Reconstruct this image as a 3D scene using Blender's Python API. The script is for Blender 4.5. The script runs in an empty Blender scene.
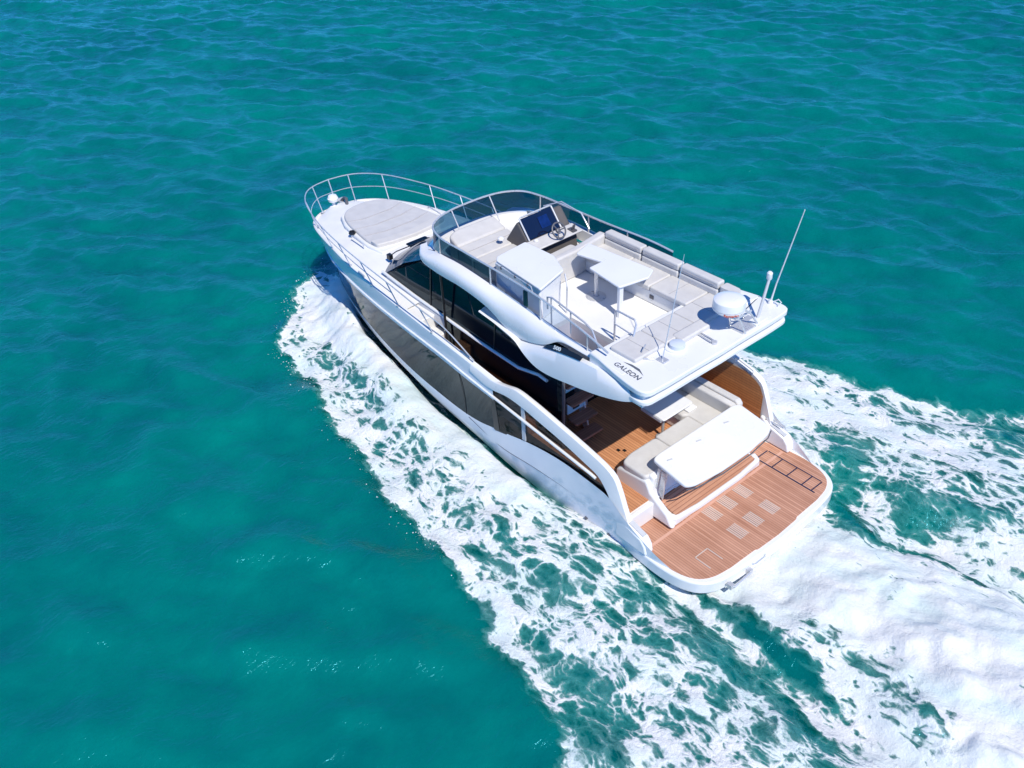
import bpy, bmesh, math, random
import numpy as np
from mathutils import Vector, Matrix
R = math.radians
scene = bpy.context.scene
C = scene.collection
random.seed(7)
rng = np.random.default_rng(11)

# ------------------------------------------------------------------ camera, sky, sun, exposure
cd = bpy.data.cameras.new('camera')
cam = bpy.data.objects.new('camera', cd); C.objects.link(cam); scene.camera = cam
az, pit, rol = R(-38.514), R(36.023), R(-2.997)
f = Vector((math.cos(az)*math.cos(pit), math.sin(az)*math.cos(pit), -math.sin(pit)))
r0 = f.cross(Vector((0, 0, 1))).normalized(); u0 = r0.cross(f)
rr = r0*math.cos(rol) + u0*math.sin(rol); uu = -r0*math.sin(rol) + u0*math.cos(rol)
M = Matrix((rr, uu, -f)).transposed().to_4x4(); M.translation = Vector((-6.267, 11.099, 12.910))
cam.matrix_world = M
cd.sensor_width = 36.0; cd.sensor_fit = 'HORIZONTAL'; cd.lens = 36.0*925.5/1024.0
cd.clip_start = 0.1; cd.clip_end = 6000

SUN_EL, SUN_AZ = 53.0, 165.2
wd = bpy.data.worlds.new('World'); scene.world = wd; wd.use_nodes = True
nt = wd.node_tree; nt.nodes.clear()
sky = nt.nodes.new('ShaderNodeTexSky'); sky.sky_type = 'NISHITA'; sky.sun_disc = False
sky.sun_elevation = R(SUN_EL); sky.sun_rotation = R(90.0 - SUN_AZ)
sky.altitude = 4000; sky.air_density = 0.9; sky.dust_density = 0.0; sky.ozone_density = 4.0
bg = nt.nodes.new('ShaderNodeBackground'); bg.inputs[1].default_value = 0.14
wo = nt.nodes.new('ShaderNodeOutputWorld')
tint = nt.nodes.new('ShaderNodeMix'); tint.data_type = 'RGBA'; tint.blend_type = 'MULTIPLY'
tint.inputs[0].default_value = 1.0; tint.inputs[7].default_value = (.24, .82, 1.38, 1)
nt.links.new(sky.outputs[0], tint.inputs[6]); nt.links.new(tint.outputs[2], bg.inputs[0]); nt.links.new(bg.outputs[0], wo.inputs[0])
sl = bpy.data.lights.new('sun', 'SUN'); sl.energy = 4.2; sl.angle = R(0.5); sl.color = (1.0, 0.95, 0.85)
so = bpy.data.objects.new('sun', sl); C.objects.link(so)
sd = Vector((math.cos(R(SUN_AZ))*math.cos(R(SUN_EL)), math.sin(R(SUN_AZ))*math.cos(R(SUN_EL)), math.sin(R(SUN_EL))))
so.rotation_euler = sd.to_track_quat('Z', 'Y').to_euler(); so.location = (0, 0, 60)
vs = scene.view_settings
vs.view_transform = 'Standard'; vs.look = 'None'; vs.gamma = 1.0; vs.use_curve_mapping = False
vs.exposure = 0.22
try:
    scene.cycles.max_bounces = 8; scene.cycles.transparent_max_bounces = 12
    scene.cycles.use_denoising = True
    scene.cycles.caustics_reflective = False; scene.cycles.caustics_refractive = False
except Exception:
    pass

# ------------------------------------------------------------------ materials
def mat(name):
    m = bpy.data.materials.new(name); m.use_nodes = True
    n = m.node_tree.nodes; l = m.node_tree.links
    return m, n, l, n['Principled BSDF']

def simple(name, col, rough=.4, metal=0., noise=0., nscale=3., bump=0., bscale=40., coat=0., spec=.5, stint=(1, 1, 1)):
    m, n, l, p = mat(name)
    p.inputs['Base Color'].default_value = (*col, 1); p.inputs['Roughness'].default_value = rough
    p.inputs['Metallic'].default_value = metal; p.inputs['Coat Weight'].default_value = coat
    p.inputs['Coat Roughness'].default_value = .06
    p.inputs['Specular IOR Level'].default_value = spec; p.inputs['Specular Tint'].default_value = (*stint, 1)
    tc = n.new('ShaderNodeTexCoord')
    if noise > 0:
        t = n.new('ShaderNodeTexNoise'); t.inputs['Scale'].default_value = nscale; t.inputs['Detail'].default_value = 6
        l.new(tc.outputs['Object'], t.inputs['Vector'])
        r = n.new('ShaderNodeValToRGB')
        r.color_ramp.elements[0].position = .3; r.color_ramp.elements[1].position = .7
        r.color_ramp.elements[0].color = (*[c*(1-noise) for c in col], 1)
        r.color_ramp.elements[1].color = (*[min(1, c*(1+noise*.6)) for c in col], 1)
        l.new(t.outputs[0], r.inputs[0]); l.new(r.outputs[0], p.inputs['Base Color'])
        mr = n.new('ShaderNodeMapRange'); mr.inputs[3].default_value = max(.02, rough*.75); mr.inputs[4].default_value = min(1, rough*1.3)
        l.new(t.outputs[0], mr.inputs[0]); l.new(mr.outputs[0], p.inputs['Roughness'])
    if bump > 0:
        t = n.new('ShaderNodeTexNoise'); t.inputs['Scale'].default_value = bscale; t.inputs['Detail'].default_value = 4
        l.new(tc.outputs['Object'], t.inputs['Vector'])
        b = n.new('ShaderNodeBump'); b.inputs['Strength'].default_value = bump; b.inputs['Distance'].default_value = .02
        l.new(t.outputs[0], b.inputs['Height']); l.new(b.outputs[0], p.inputs['Normal'])
    return m

WHITE = simple('gelcoat_white', (.76, .76, .755), .28, noise=.035, nscale=1.3, coat=.35)
HULLW = simple('hull_gelcoat', (.77, .78, .80), .18, noise=.03, nscale=.8, coat=.6)
NONSKID = simple('nonskid_white', (.74, .735, .725), .6, noise=.05, nscale=2., bump=.25, bscale=120)
GREYG = simple('gelcoat_grey', (.50, .51, .53), .35, noise=.06)
PADG = simple('sunpad_fabric', (.52, .515, .52), .85, noise=.07, nscale=4., bump=.35, bscale=26)
PADB = simple('vinyl_beige', (.565, .55, .535), .6, noise=.06, nscale=5., bump=.2, bscale=30)
BOTTOM = simple('hull_bottom', (.035, .04, .05), .4, noise=.2)  # white bottom coloured near-black for the shade beneath the chine
CHROME = simple('polished_steel', (.62, .62, .63), .28, metal=.45, noise=.05, nscale=9.)
BLACK = simple('black_trim', (.012, .013, .016), .3, noise=.2)
DARKG = simple('dark_grey_plastic', (.10, .10, .11), .4, noise=.12)
BROWNG = simple('dash_vinyl', (.10, .09, .085), .6, noise=.1, nscale=6)
SCREEN = simple('screen_glass', (.006, .010, .030), .04, noise=.1, coat=1.)
HGLASS = simple('hull_glass', (.003, .009, .015), .03, noise=.1, spec=.24, stint=(.35, .78, 1.))
CGLASS = simple('cabin_glass', (.003, .008, .014), .04, noise=.1, spec=.32, stint=(.4, .8, 1.))
RED = simple('red_print', (.5, .08, .04), .5, noise=.1)
RUBR = simple('rubber_black', (.02, .02, .022), .7, noise=.2)
LABELG = simple('lettering_grey', (.10, .115, .13), .35, noise=.08)
LABELW = simple('lettering_pale', (.62, .66, .66), .35, noise=.08)

def glass_mat(name, col, alpha, rough=.03, tint=(.55, .72, .80)):
    m, n, l, p = mat(name)
    p.inputs['Base Color'].default_value = (*col, 1); p.inputs['Roughness'].default_value = rough
    p.inputs['Specular IOR Level'].default_value = .4
    tr = n.new('ShaderNodeBsdfTransparent'); tr.inputs[0].default_value = (*tint, 1)
    mx = n.new('ShaderNodeMixShader'); fr = n.new('ShaderNodeLayerWeight'); fr.inputs[0].default_value = .12
    ad = n.new('ShaderNodeMath'); ad.operation = 'MULTIPLY_ADD'; ad.inputs[1].default_value = .35; ad.inputs[2].default_value = alpha; ad.use_clamp = True
    l.new(fr.outputs['Facing'], ad.inputs[0]); l.new(ad.outputs[0], mx.inputs[0])
    l.new(tr.outputs[0], mx.inputs[1]); l.new(p.outputs[0], mx.inputs[2])
    l.new(mx.outputs[0], n['Material Output'].inputs[0]); return m
SMOKE = glass_mat('smoked_glass', (.005, .020, .036), .30, tint=(.15, .34, .50))
SMOKED = glass_mat('dark_smoked_glass', (.004, .014, .028), .55, tint=(.10, .24, .38))
BALC = glass_mat('balcony_glass', (.006, .009, .012), .45, tint=(.34, .34, .36))
CLEARG = glass_mat('tinted_clear_glass', (.03, .05, .07), .08, tint=(.62, .72, .86))

def teak(name, base, axis='X', pitch=.062):
    """planks with dark caulking, running along an axis of the object"""
    m, n, l, p = mat(name)
    tc = n.new('ShaderNodeTexCoord'); sp = n.new('ShaderNodeSeparateXYZ'); l.new(tc.outputs['Object'], sp.inputs[0])
    across = sp.outputs[{'X': 'Y', 'Y': 'X', 'Z': 'Z'}[axis]]
    def mth(op, a, b=None, clamp=False):
        q = n.new('ShaderNodeMath'); q.operation = op; q.use_clamp = clamp
        for i, v in enumerate((a, b)):
            if v is None: continue
            if isinstance(v, (int, float)): q.inputs[i].default_value = v
            else: l.new(v, q.inputs[i])
        return q.outputs[0]
    s = mth('DIVIDE', across, pitch)
    fr = mth('FRACT', s); fl = mth('FLOOR', s)
    cb = n.new('ShaderNodeCombineXYZ'); l.new(fl, cb.inputs[0])
    wn = n.new('ShaderNodeTexWhiteNoise'); wn.noise_dimensions = '1D'; l.new(fl, wn.inputs['W'])
    mp = n.new('ShaderNodeMapping'); l.new(tc.outputs['Object'], mp.inputs[0])
    mp.inputs['Scale'].default_value = (2.2, 26, 2.2) if axis == 'X' else (26, 2.2, 2.2)
    ns = n.new('ShaderNodeTexNoise'); ns.inputs['Scale'].default_value = 1.; ns.inputs['Detail'].default_value = 8; ns.inputs['Roughness'].default_value = .65
    l.new(mp.outputs[0], ns.inputs[0])
    n2 = n.new('ShaderNodeTexNoise'); n2.inputs['Scale'].default_value = 1.6; n2.inputs['Detail'].default_value = 5
    l.new(tc.outputs['Object'], n2.inputs[0])
    v = mth('ADD', mth('MULTIPLY', wn.outputs[0], .45), mth('MULTIPLY', ns.outputs[0], .6))
    v = mth('ADD', v, mth('MULTIPLY', mth('SUBTRACT', n2.outputs[0], .5), .7))
    rp = n.new('ShaderNodeValToRGB'); e = rp.color_ramp.elements
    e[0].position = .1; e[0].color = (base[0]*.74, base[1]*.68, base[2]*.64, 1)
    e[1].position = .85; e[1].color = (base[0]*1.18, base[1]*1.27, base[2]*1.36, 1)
    l.new(v, rp.inputs[0])
    edge = mth('MINIMUM', fr, mth('SUBTRACT', 1., fr))
    ln = n.new('ShaderNodeMapRange'); ln.inputs[1].default_value = .03; ln.inputs[2].default_value = .10
    l.new(edge, ln.inputs[0])
    mx = n.new('ShaderNodeMix'); mx.data_type = 'RGBA'
    l.new(ln.outputs[0], mx.inputs[0]); mx.inputs[6].default_value = (base[0]*.42, base[1]*.34, base[2]*.32, 1); l.new(rp.outputs[0], mx.inputs[7])
    l.new(mx.outputs[2], p.inputs['Base Color']); p.inputs['Roughness'].default_value = .62
    b = n.new('ShaderNodeBump'); b.inputs['Strength'].default_value = .35; b.inputs['Distance'].default_value = .01
    l.new(ln.outputs[0], b.inputs['Height']); l.new(b.outputs[0], p.inputs['Normal'])
    return m
TEAK_P = teak('teak_platform', (.50, .25, .155), pitch=.052)
TEAK_C = teak('teak_cockpit', (.52, .23, .105))
TEAK_D = teak('teak_shaded', (.33, .11, .035))  # same teak with its shadow painted in as a darker base colour
TEAK_S = teak('teak_wall_boards', (.50, .20, .065), axis='Z')
TEAK_W = teak('teak_bench', (.50, .25, .15), axis='Y', pitch=.075)
TEAK_T = teak('teak_tread', (.32, .15, .095), axis='Y', pitch=.06)

# ------------------------------------------------------------------ mesh helpers
def new_obj(name, verts, faces, m, parent=None, smooth=True, angle=35, bevel=0., segs=2, label=None, mats=None, fmat=None):
    me = bpy.data.meshes.new(name); me.from_pydata([tuple(v) for v in verts], [], faces)
    bm = bmesh.new(); bm.from_mesh(me); bmesh.ops.remove_doubles(bm, verts=bm.verts, dist=1e-5)
    bmesh.ops.recalc_face_normals(bm, faces=bm.faces); bm.to_mesh(me); bm.free()
    for mm in (mats or [m]): me.materials.append(mm)
    if smooth:
        for p in me.polygons: p.use_smooth = True
        me.set_sharp_from_angle(angle=R(angle))
    o = bpy.data.objects.new(name, me); C.objects.link(o)
    if parent is not None: o.parent = parent
    if bevel > 0:
        b = o.modifiers.new('bevel', 'BEVEL'); b.width = bevel; b.segments = segs; b.limit_method = 'ANGLE'; b.angle_limit = R(40)
    if label: o['label'] = label
    return o

class MB:
    """collects shapes, then links them as one mesh"""
    def __init__(s): s.v = []; s.f = []
    def add(s, v, f):
        k = len(s.v); s.v += [tuple(p) for p in v]; s.f += [tuple(i+k for i in q) for q in f]; return s
    def box(s, a, b):
        (x0, y0, z0), (x1, y1, z1) = a, b
        v = [(x, y, z) for x in (x0, x1) for y in (y0, y1) for z in (z0, z1)]
        return s.add(v, [(0, 1, 3, 2), (4, 6, 7, 5), (0, 4, 5, 1), (2, 3, 7, 6), (0, 2, 6, 4), (1, 5, 7, 3)])
    def prism(s, poly, z0, z1):
        n = len(poly)
        zf = (lambda z: (z if callable(z) else (lambda x, y: z)))
        a, b = zf(z0), zf(z1)
        v = [(x, y, a(x, y)) for x, y in poly] + [(x, y, b(x, y)) for x, y in poly]
        return s.add(v, [tuple(range(n-1, -1, -1)), tuple(range(n, 2*n))] + [(i, (i+1) % n, n+(i+1) % n, n+i) for i in range(n)])
    def prism_y(s, prof, y0, y1):
        n = len(prof)
        v = [(x, y0, z) for x, z in prof] + [(x, y1, z) for x, z in prof]
        return s.add(v, [tuple(range(n)), tuple(range(2*n-1, n-1, -1))] + [(i, n+i, n+(i+1) % n, (i+1) % n) for i in range(n)])
    def loft(s, rows, close=False):
        m = len(rows[0]); v = [p for r in rows for p in r]; fs = []
        for i in range(len(rows)-1):
            for j in range(m if close else m-1):
                k = (j+1) % m
                fs.append((i*m+j, i*m+k, (i+1)*m+k, (i+1)*m+j))
        return s.add(v, fs)
    def tube(s, pts, r=.018, n=8, r1=None):
        pts = [Vector(p) for p in pts]; rows = []; N = len(pts); ref = None
        for i, p in enumerate(pts):
            d = (pts[min(i+1, N-1)] - pts[max(i-1, 0)]).normalized()
            if ref is None:
                ref = d.orthogonal().normalized()
            a = (ref - d*ref.dot(d)).normalized(); ref = a; b = d.cross(a)
            q = r if r1 is None else r + (r1-r)*i/max(1, N-1)
            rows.append([p + (a*math.cos(2*math.pi*k/n) + b*math.sin(2*math.pi*k/n))*q for k in range(n)])
        s.loft(rows, True)
        k = len(s.v)
        s.f += [tuple(range(k-n, k)), tuple(range(k-N*n+n-1, k-N*n-1, -1))]
        return s
    def lathe(s, prof, c=(0, 0, 0), n=28):
        rows = [[(c[0]+q*math.cos(2*math.pi*k/n), c[1]+q*math.sin(2*math.pi*k/n), c[2]+z) for k in range(n)] for q, z in prof]
        s.loft(rows, True); k = len(s.v); N = len(prof)
        s.f += [tuple(range(k-n, k)), tuple(range(k-N*n+n-1, k-N*n-1, -1))]
        return s
    def mirror(s):
        return s.add([(x, -y, z) for x, y, z in s.v], [tuple(reversed(q)) for q in s.f])
    def xf(s, mtx):
        s.v = [tuple(mtx @ Vector(p)) for p in s.v]; return s
    def build(s, name, m, parent=None, **k):
        return new_obj(name, s.v, s.f, m, parent, **k)

def cr(pts, n):
    """n points along a Catmull-Rom curve through pts, evenly by length"""
    P = np.array(pts, float); P = np.vstack([2*P[0]-P[1], P, 2*P[-1]-P[-2]]); out = []
    for i in range(1, len(P)-2):
        d = [max(1e-6, np.linalg.norm(P[k+1]-P[k])**.5) for k in (i-1, i, i+1)]
        m1 = (P[i]-P[i-1])/d[0] - (P[i+1]-P[i-1])/(d[0]+d[1]) + (P[i+1]-P[i])/d[1]
        m2 = (P[i+1]-P[i])/d[1] - (P[i+2]-P[i])/(d[1]+d[2]) + (P[i+2]-P[i+1])/d[2]
        m1 *= d[1]; m2 *= d[1]
        for t in np.linspace(0, 1, 17)[:-1]:
            out.append((2*t**3-3*t**2+1)*P[i] + (t**3-2*t**2+t)*m1 + (-2*t**3+3*t**2)*P[i+1] + (t**3-t**2)*m2)
    out.append(P[-2]); out = np.array(out)
    L = np.r_[0, np.cumsum(np.linalg.norm(np.diff(out, axis=0), axis=1))]
    q = np.linspace(0, L[-1], n)
    return np.stack([np.interp(q, L, out[:, k]) for k in range(out.shape[1])], 1)

def curve_at_x(pts, xs):
    """y,z of a line of control points at the given x"""
    c = cr(pts, 400); o = np.argsort(c[:, 0]); c = c[o]
    return np.stack([xs] + [np.interp(xs, c[:, 0], c[:, k]) for k in (1, 2)], 1)

def rounded(poly, r=.1, n=5):
    """round the corners of a 2D polygon"""
    out = []; N = len(poly)
    for i in range(N):
        p0, p, p1 = (Vector(poly[(i+k) % N]) for k in (-1, 0, 1))
        a = (p0-p); b = (p1-p); q = min(r, a.length*.45, b.length*.45)
        s, e = p + a.normalized()*q, p + b.normalized()*q
        for t in np.linspace(0, 1, n):
            out.append(tuple((1-t)**2*s + 2*t*(1-t)*p + t*t*e))
    return out

def mir(pts): return [(p[0], -p[1], *p[2:]) for p in pts]

yacht = bpy.data.objects.new('motor_yacht', None); C.objects.link(yacht)
yacht['label'] = 'white flybridge motor yacht with dark hull windows and teak stern platform speeding over the sea'
yacht['category'] = 'yacht'
def part(name, mb, m, parent=yacht, **k): return mb.build(name, m, parent, **k)
def tubes(name, lists, m, parent, r=.018, **k):
    b = MB()
    for L in lists: b.tube(L, r)
    return b.build(name, m, parent, **k)

# ================================================================== HULL
S = [(5.58, 2.15, 2.19), (6.67, 2.13, 2.27), (7.8, 2.09, 2.32), (9.06, 2.02, 2.35), (10.25, 1.92, 2.35), (11.4, 1.79, 2.35),
     (12.5, 1.60, 2.33), (13.3, 1.43, 2.28), (14.1, 1.20, 2.20), (14.6, .95, 2.15), (14.93, .54, 2.13), (15.05, 0, 2.12)]
B = [(5.55, 2.19, 1.865), (6.33, 2.17, 1.91), (7.4, 2.12, 1.96), (9.05, 2.04, 1.97), (10.4, 1.93, 1.96), (11.8, 1.73, 1.92), (12.8, 1.50, 1.88),
     (13.7, 1.17, 1.83), (14.4, .76, 1.80), (14.78, .38, 1.79), (14.92, 0, 1.79)]
W = [(.75, 2.05, .50), (1.2, 2.14, .72), (1.9, 2.19, 1.10), (2.26, 2.20, 1.36), (2.7, 2.20, 1.42), (3.6, 2.195, 1.43), (4.5, 2.18, 1.29), (5.2, 2.165, 1.10), (5.7, 2.15, .97), (6.2, 2.13, .84),
     (6.8, 2.11, .77), (7.6, 2.08, .76), (8.6, 2.04, .80), (9.5, 1.97, .86), (10.5, 1.84, .92), (11.4, 1.66, .93), (12.3, 1.44, .93), (13.2, 1.18, 1.06), (14.0, .84, 1.28),
     (14.5, .50, 1.50), (14.86, 0, 1.60)]
K1 = [(.75, 1.98, .12), (1.5, 2.02, .02), (3.66, 2.08, .09), (4.9, 2.08, .13), (6.6, 2.03, .26), (8.2, 1.95, .35), (9.9, 1.78, .47), (11.3, 1.54, .53), (12.5, 1.24, .58), (13.5, .85, .68), (14.2, .42, .84), (14.60, 0, 1.0)]
K0 = [(.75, 0, -.55), (3, 0, -.6), (6, 0, -.62), (9, 0, -.58), (11.5, 0, -.35), (13.0, 0, .02), (13.9, 0, .38), (14.50, 0, .85)]
NS = 96
Sr, Br, Wr, Kr, Br0, K0r = cr(S, NS), cr(B, NS), cr(W, NS), cr(K1, NS), None, cr(K0, NS)
hb = MB()
mid = [Wr*.55 + Kr*.45 + np.stack([0*Wr[:, 0], .05*np.clip((Wr[:, 1])/2, 0, 1), 0*Wr[:, 0]], 1)]
hb.loft([Wr.tolist(), mid[0].tolist(), Kr.tolist()])
hb.loft([Kr.tolist(), (Kr*.97+K0r*.03).tolist()])
hb.loft([Sr.tolist(), (Sr*.55+Br*.45 + np.array([0, .012, 0])*np.clip(Sr[:, 1:2]*2, 0, 1)).tolist(), Br.tolist()])
# white skin forward of the window and a narrow ledge below the knuckle
xs = np.linspace(5.55, 14.35, 90)
bx, wx = curve_at_x(B, xs), curve_at_x(W, xs)
wtop = bx + (wx-bx)*np.clip(.10 + .0*xs, 0, 1)[:, None]
wbot = bx + (wx-bx)*1.0
hb.loft([bx.tolist(), wtop.tolist()])
xb = np.linspace(13.85, 14.80, 24)
bf, wf = cr([tuple(p) for p in curve_at_x(B, np.array([14.35]))] + [(14.78, .38, 1.79), (14.92, 0, 1.79)], 16), cr([tuple(p) for p in curve_at_x(W, np.array([14.35]))] + [(14.70, .28, 1.57), (14.86, 0, 1.60)], 16)
hb.loft([bf.tolist(), (bf*.5+wf*.5).tolist(), wf.tolist()])
hb.mirror()
# transom plate
hb.loft([[(.75, y, .12) for y in np.linspace(-1.98, 1.98, 9)], [(.75, y, -.55*(1-abs(y)/1.98)) for y in np.linspace(-1.98, 1.98, 9)]])
hull = part('hull', hb, HULLW)
bt = MB().loft([(Kr*.97+K0r*.03).tolist(), (Kr*.5+K0r*.5+np.array([0, 0, -.06])).tolist(), K0r.tolist()]).mirror()
part('hull_bottom', bt, BOTTOM, hull)
# hull windows (each side a long dark pane set 2 cm in)
for sgn in (1, -1):
    a = wtop - np.array([0, .004, 0]); b2 = wbot - np.array([0, .004, 0])
    rows = []
    for t in np.linspace(0, 1, 6):
        q = a*(1-t)+b2*t; q = q + np.array([0, -.03*math.sin(math.pi*t), 0]); q[:, 1] *= sgn; rows.append(q.tolist())
    sel = rows
    hw = part('hull_window', MB().loft(sel), HGLASS, hull)
    # mullion seams
    for xq in (6.75,):
        sm = MB()
        i = int(np.argmin(abs(xs-xq)))
        pa, pb = wtop[i].copy(), wbot[i].copy(); pa[1] = sgn*(pa[1]+.002); pb[1] = sgn*(pb[1]+.002); pb[0] -= .10
        mdp = (pa+pb)/2; mdp[1] -= sgn*.022
        sm.tube([pa, mdp, pb], .007, 6)
        part('window_seam', sm, BLACK, hull)
    # thin chrome-white rubbing strip on the knuckle
    q = cr(B, 80)+np.array([0, .012, 0]); q[:, 1] *= sgn
    part('rub_rail', MB().tube(q.tolist(), .022, 8), HULLW, hull)
    # shut line of the fold-down balcony
    ln = [(6.55, 2.125, .74), (5.4, 2.165, .62), (4.4, 2.185, .74), (3.3, 2.185, .80), (2.3, 2.17, .76), (1.75, 2.155, .72)]
    part('balcony_shut_line', MB().tube([(x, sgn*(y-.010), z) for x, y, z in cr(ln, 24)], .014, 6), DARKG, hull)
    part('exhaust_outlet', MB().prism_y([(1.05, .02), (1.62, .10), (1.62, .24), (1.05, .20)], sgn*1.9, sgn*2.045), RUBR, hull, bevel=.02)
    for xq, zq in ((2.95, .34), (2.35, .33), (2.12, .52)):
        part('skin_fitting', MB().tube([(xq, sgn*2.0, zq), (xq, sgn*2.135, zq)], .035, 12), DARKG, hull)

# ================================================================== SWIM PLATFORM
PO = [(1.95, 2.12), (1.55, 2.16), (.98, 2.17), (.58, 2.10), (.30, 1.95), (.14, 1.72), (.06, 1.30), (.02, .6), (0, 0)]
po = [tuple(p) for p in cr(PO, 40)]
outline = po + [(x, -y) for x, y in reversed(po[:-1])]
plat = part('swim_platform', MB().prism(outline, .28, .545), WHITE, bevel=.035, segs=4)
tk = [(1.97, 1.92)] + [tuple(p) for p in cr([(1.55, 2.06), (.98, 2.08), (.60, 2.01), (.38, 1.88), (.25, 1.66), (.18, 1.28)], 24)] + [(.16, .62), (.13, .56), (.11, 0)]
tkp = tk + [(x, -y) for x, y in reversed(tk[:-1])]
part('teak_deck', MB().prism(tkp, .53, .556), TEAK_P, plat, smooth=False)
# border planks
part('teak_margin', MB().prism([(1.44, 1.95), (1.50, 1.95), (1.50, -1.95), (1.44, -1.95)], .55, .5595), teak('teak_margin_wood', (.54, .29, .20), axis='Y', pitch=.4), plat, smooth=False)
gr = None
GRS = [(1.27, .46), (1.27, .02), (1.27, -.44), (.66, .48), (.66, .02), (.66, -.46)]
for gx, gy in GRS:
    b = MB()
    for k in range(6):
        b.prism([(gx-.17, gy-.115+k*.043), (gx+.17, gy-.115+k*.043), (gx+.17, gy-.095+k*.043), (gx-.17, gy-.095+k*.043)], .554, .5625)
    part('deck_grille', b, simple('grille_pale', (.58, .50, .44), .5, noise=.05) if gr is None else gr, plat, smooth=False)
    gr = bpy.data.materials['grille_pale']
fr = MB()
def rectline(b, x0, y0, x1, y1, w=.016, z0=.555, z1=.5625):
    L = math.hypot(x1-x0, y1-y0); nx, ny = -(y1-y0)/L*w, (x1-x0)/L*w
    b.prism([(x0+nx, y0+ny), (x1+nx, y1+ny), (x1-nx, y1-ny), (x0-nx, y0-ny)], z0, z1)
rectline(fr, 1.70, -1.40, .32, -1.40); rectline(fr, 1.66, -1.76, .42, -1.76, .011)
for xq in (1.69, 1.32, .97, .62, .40): rectline(fr, xq, -1.42, xq, -1.75, .011, .556, .564)
part('swim_ladder', fr, simple('ladder_blue_black', (.03, .03, .06), .35, noise=.1), plat, smooth=False)
hatch = MB()
for a in ((.75, 1.55, .40, 1.55), (.75, 1.22, .40, 1.22), (.75, 1.55, .75, 1.22)): rectline(hatch, *a, .008)
part('deck_hatch', hatch, bpy.data.materials['grille_pale'], plat, smooth=False)
b = MB().tube([(.02, 1.50, .40), (-.07, 1.46, .40), (-.05, 1.0, .40), (.03, .95, .40)], .022)
b.box((-.06, 1.44, .35), (.04, 1.53, .45)).box((-.06, .93, .35), (.04, 1.01, .45))
part('grab_handle', b, CHROME, plat, bevel=.008)
part('grab_handle', MB().tube([(.015, .85, .47), (-.02, .80, .47), (-.02, .55, .47), (.015, .5, .47)], .01), CHROME, plat)

# ================================================================== COCKPIT
cockpit = part('cockpit', MB().prism([(2.0, 1.98), (2.0, -1.98), (8.3, -1.9), (8.3, 1.9)], .62, .93).box((1.93, 1.31, .56), (2.02, 2.0, .945)).box((1.93, -2.0, .56), (2.02, -1.31, .945)), WHITE, bevel=.012)
part('teak_floor', MB().prism([(2.06, 1.96), (2.06, -1.96), (5.0, -1.96), (5.0, 1.96)], .93, .952), TEAK_C, cockpit, smooth=False)
part('floor_latch', MB().prism([(3.47, .80), (3.40, .80), (3.40, .74), (3.47, .74)], .952, .962).prism([(3.38, .72), (3.31, .72), (3.31, .66), (3.38, .66)], .952, .962), BLACK, cockpit, smooth=False)
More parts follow.
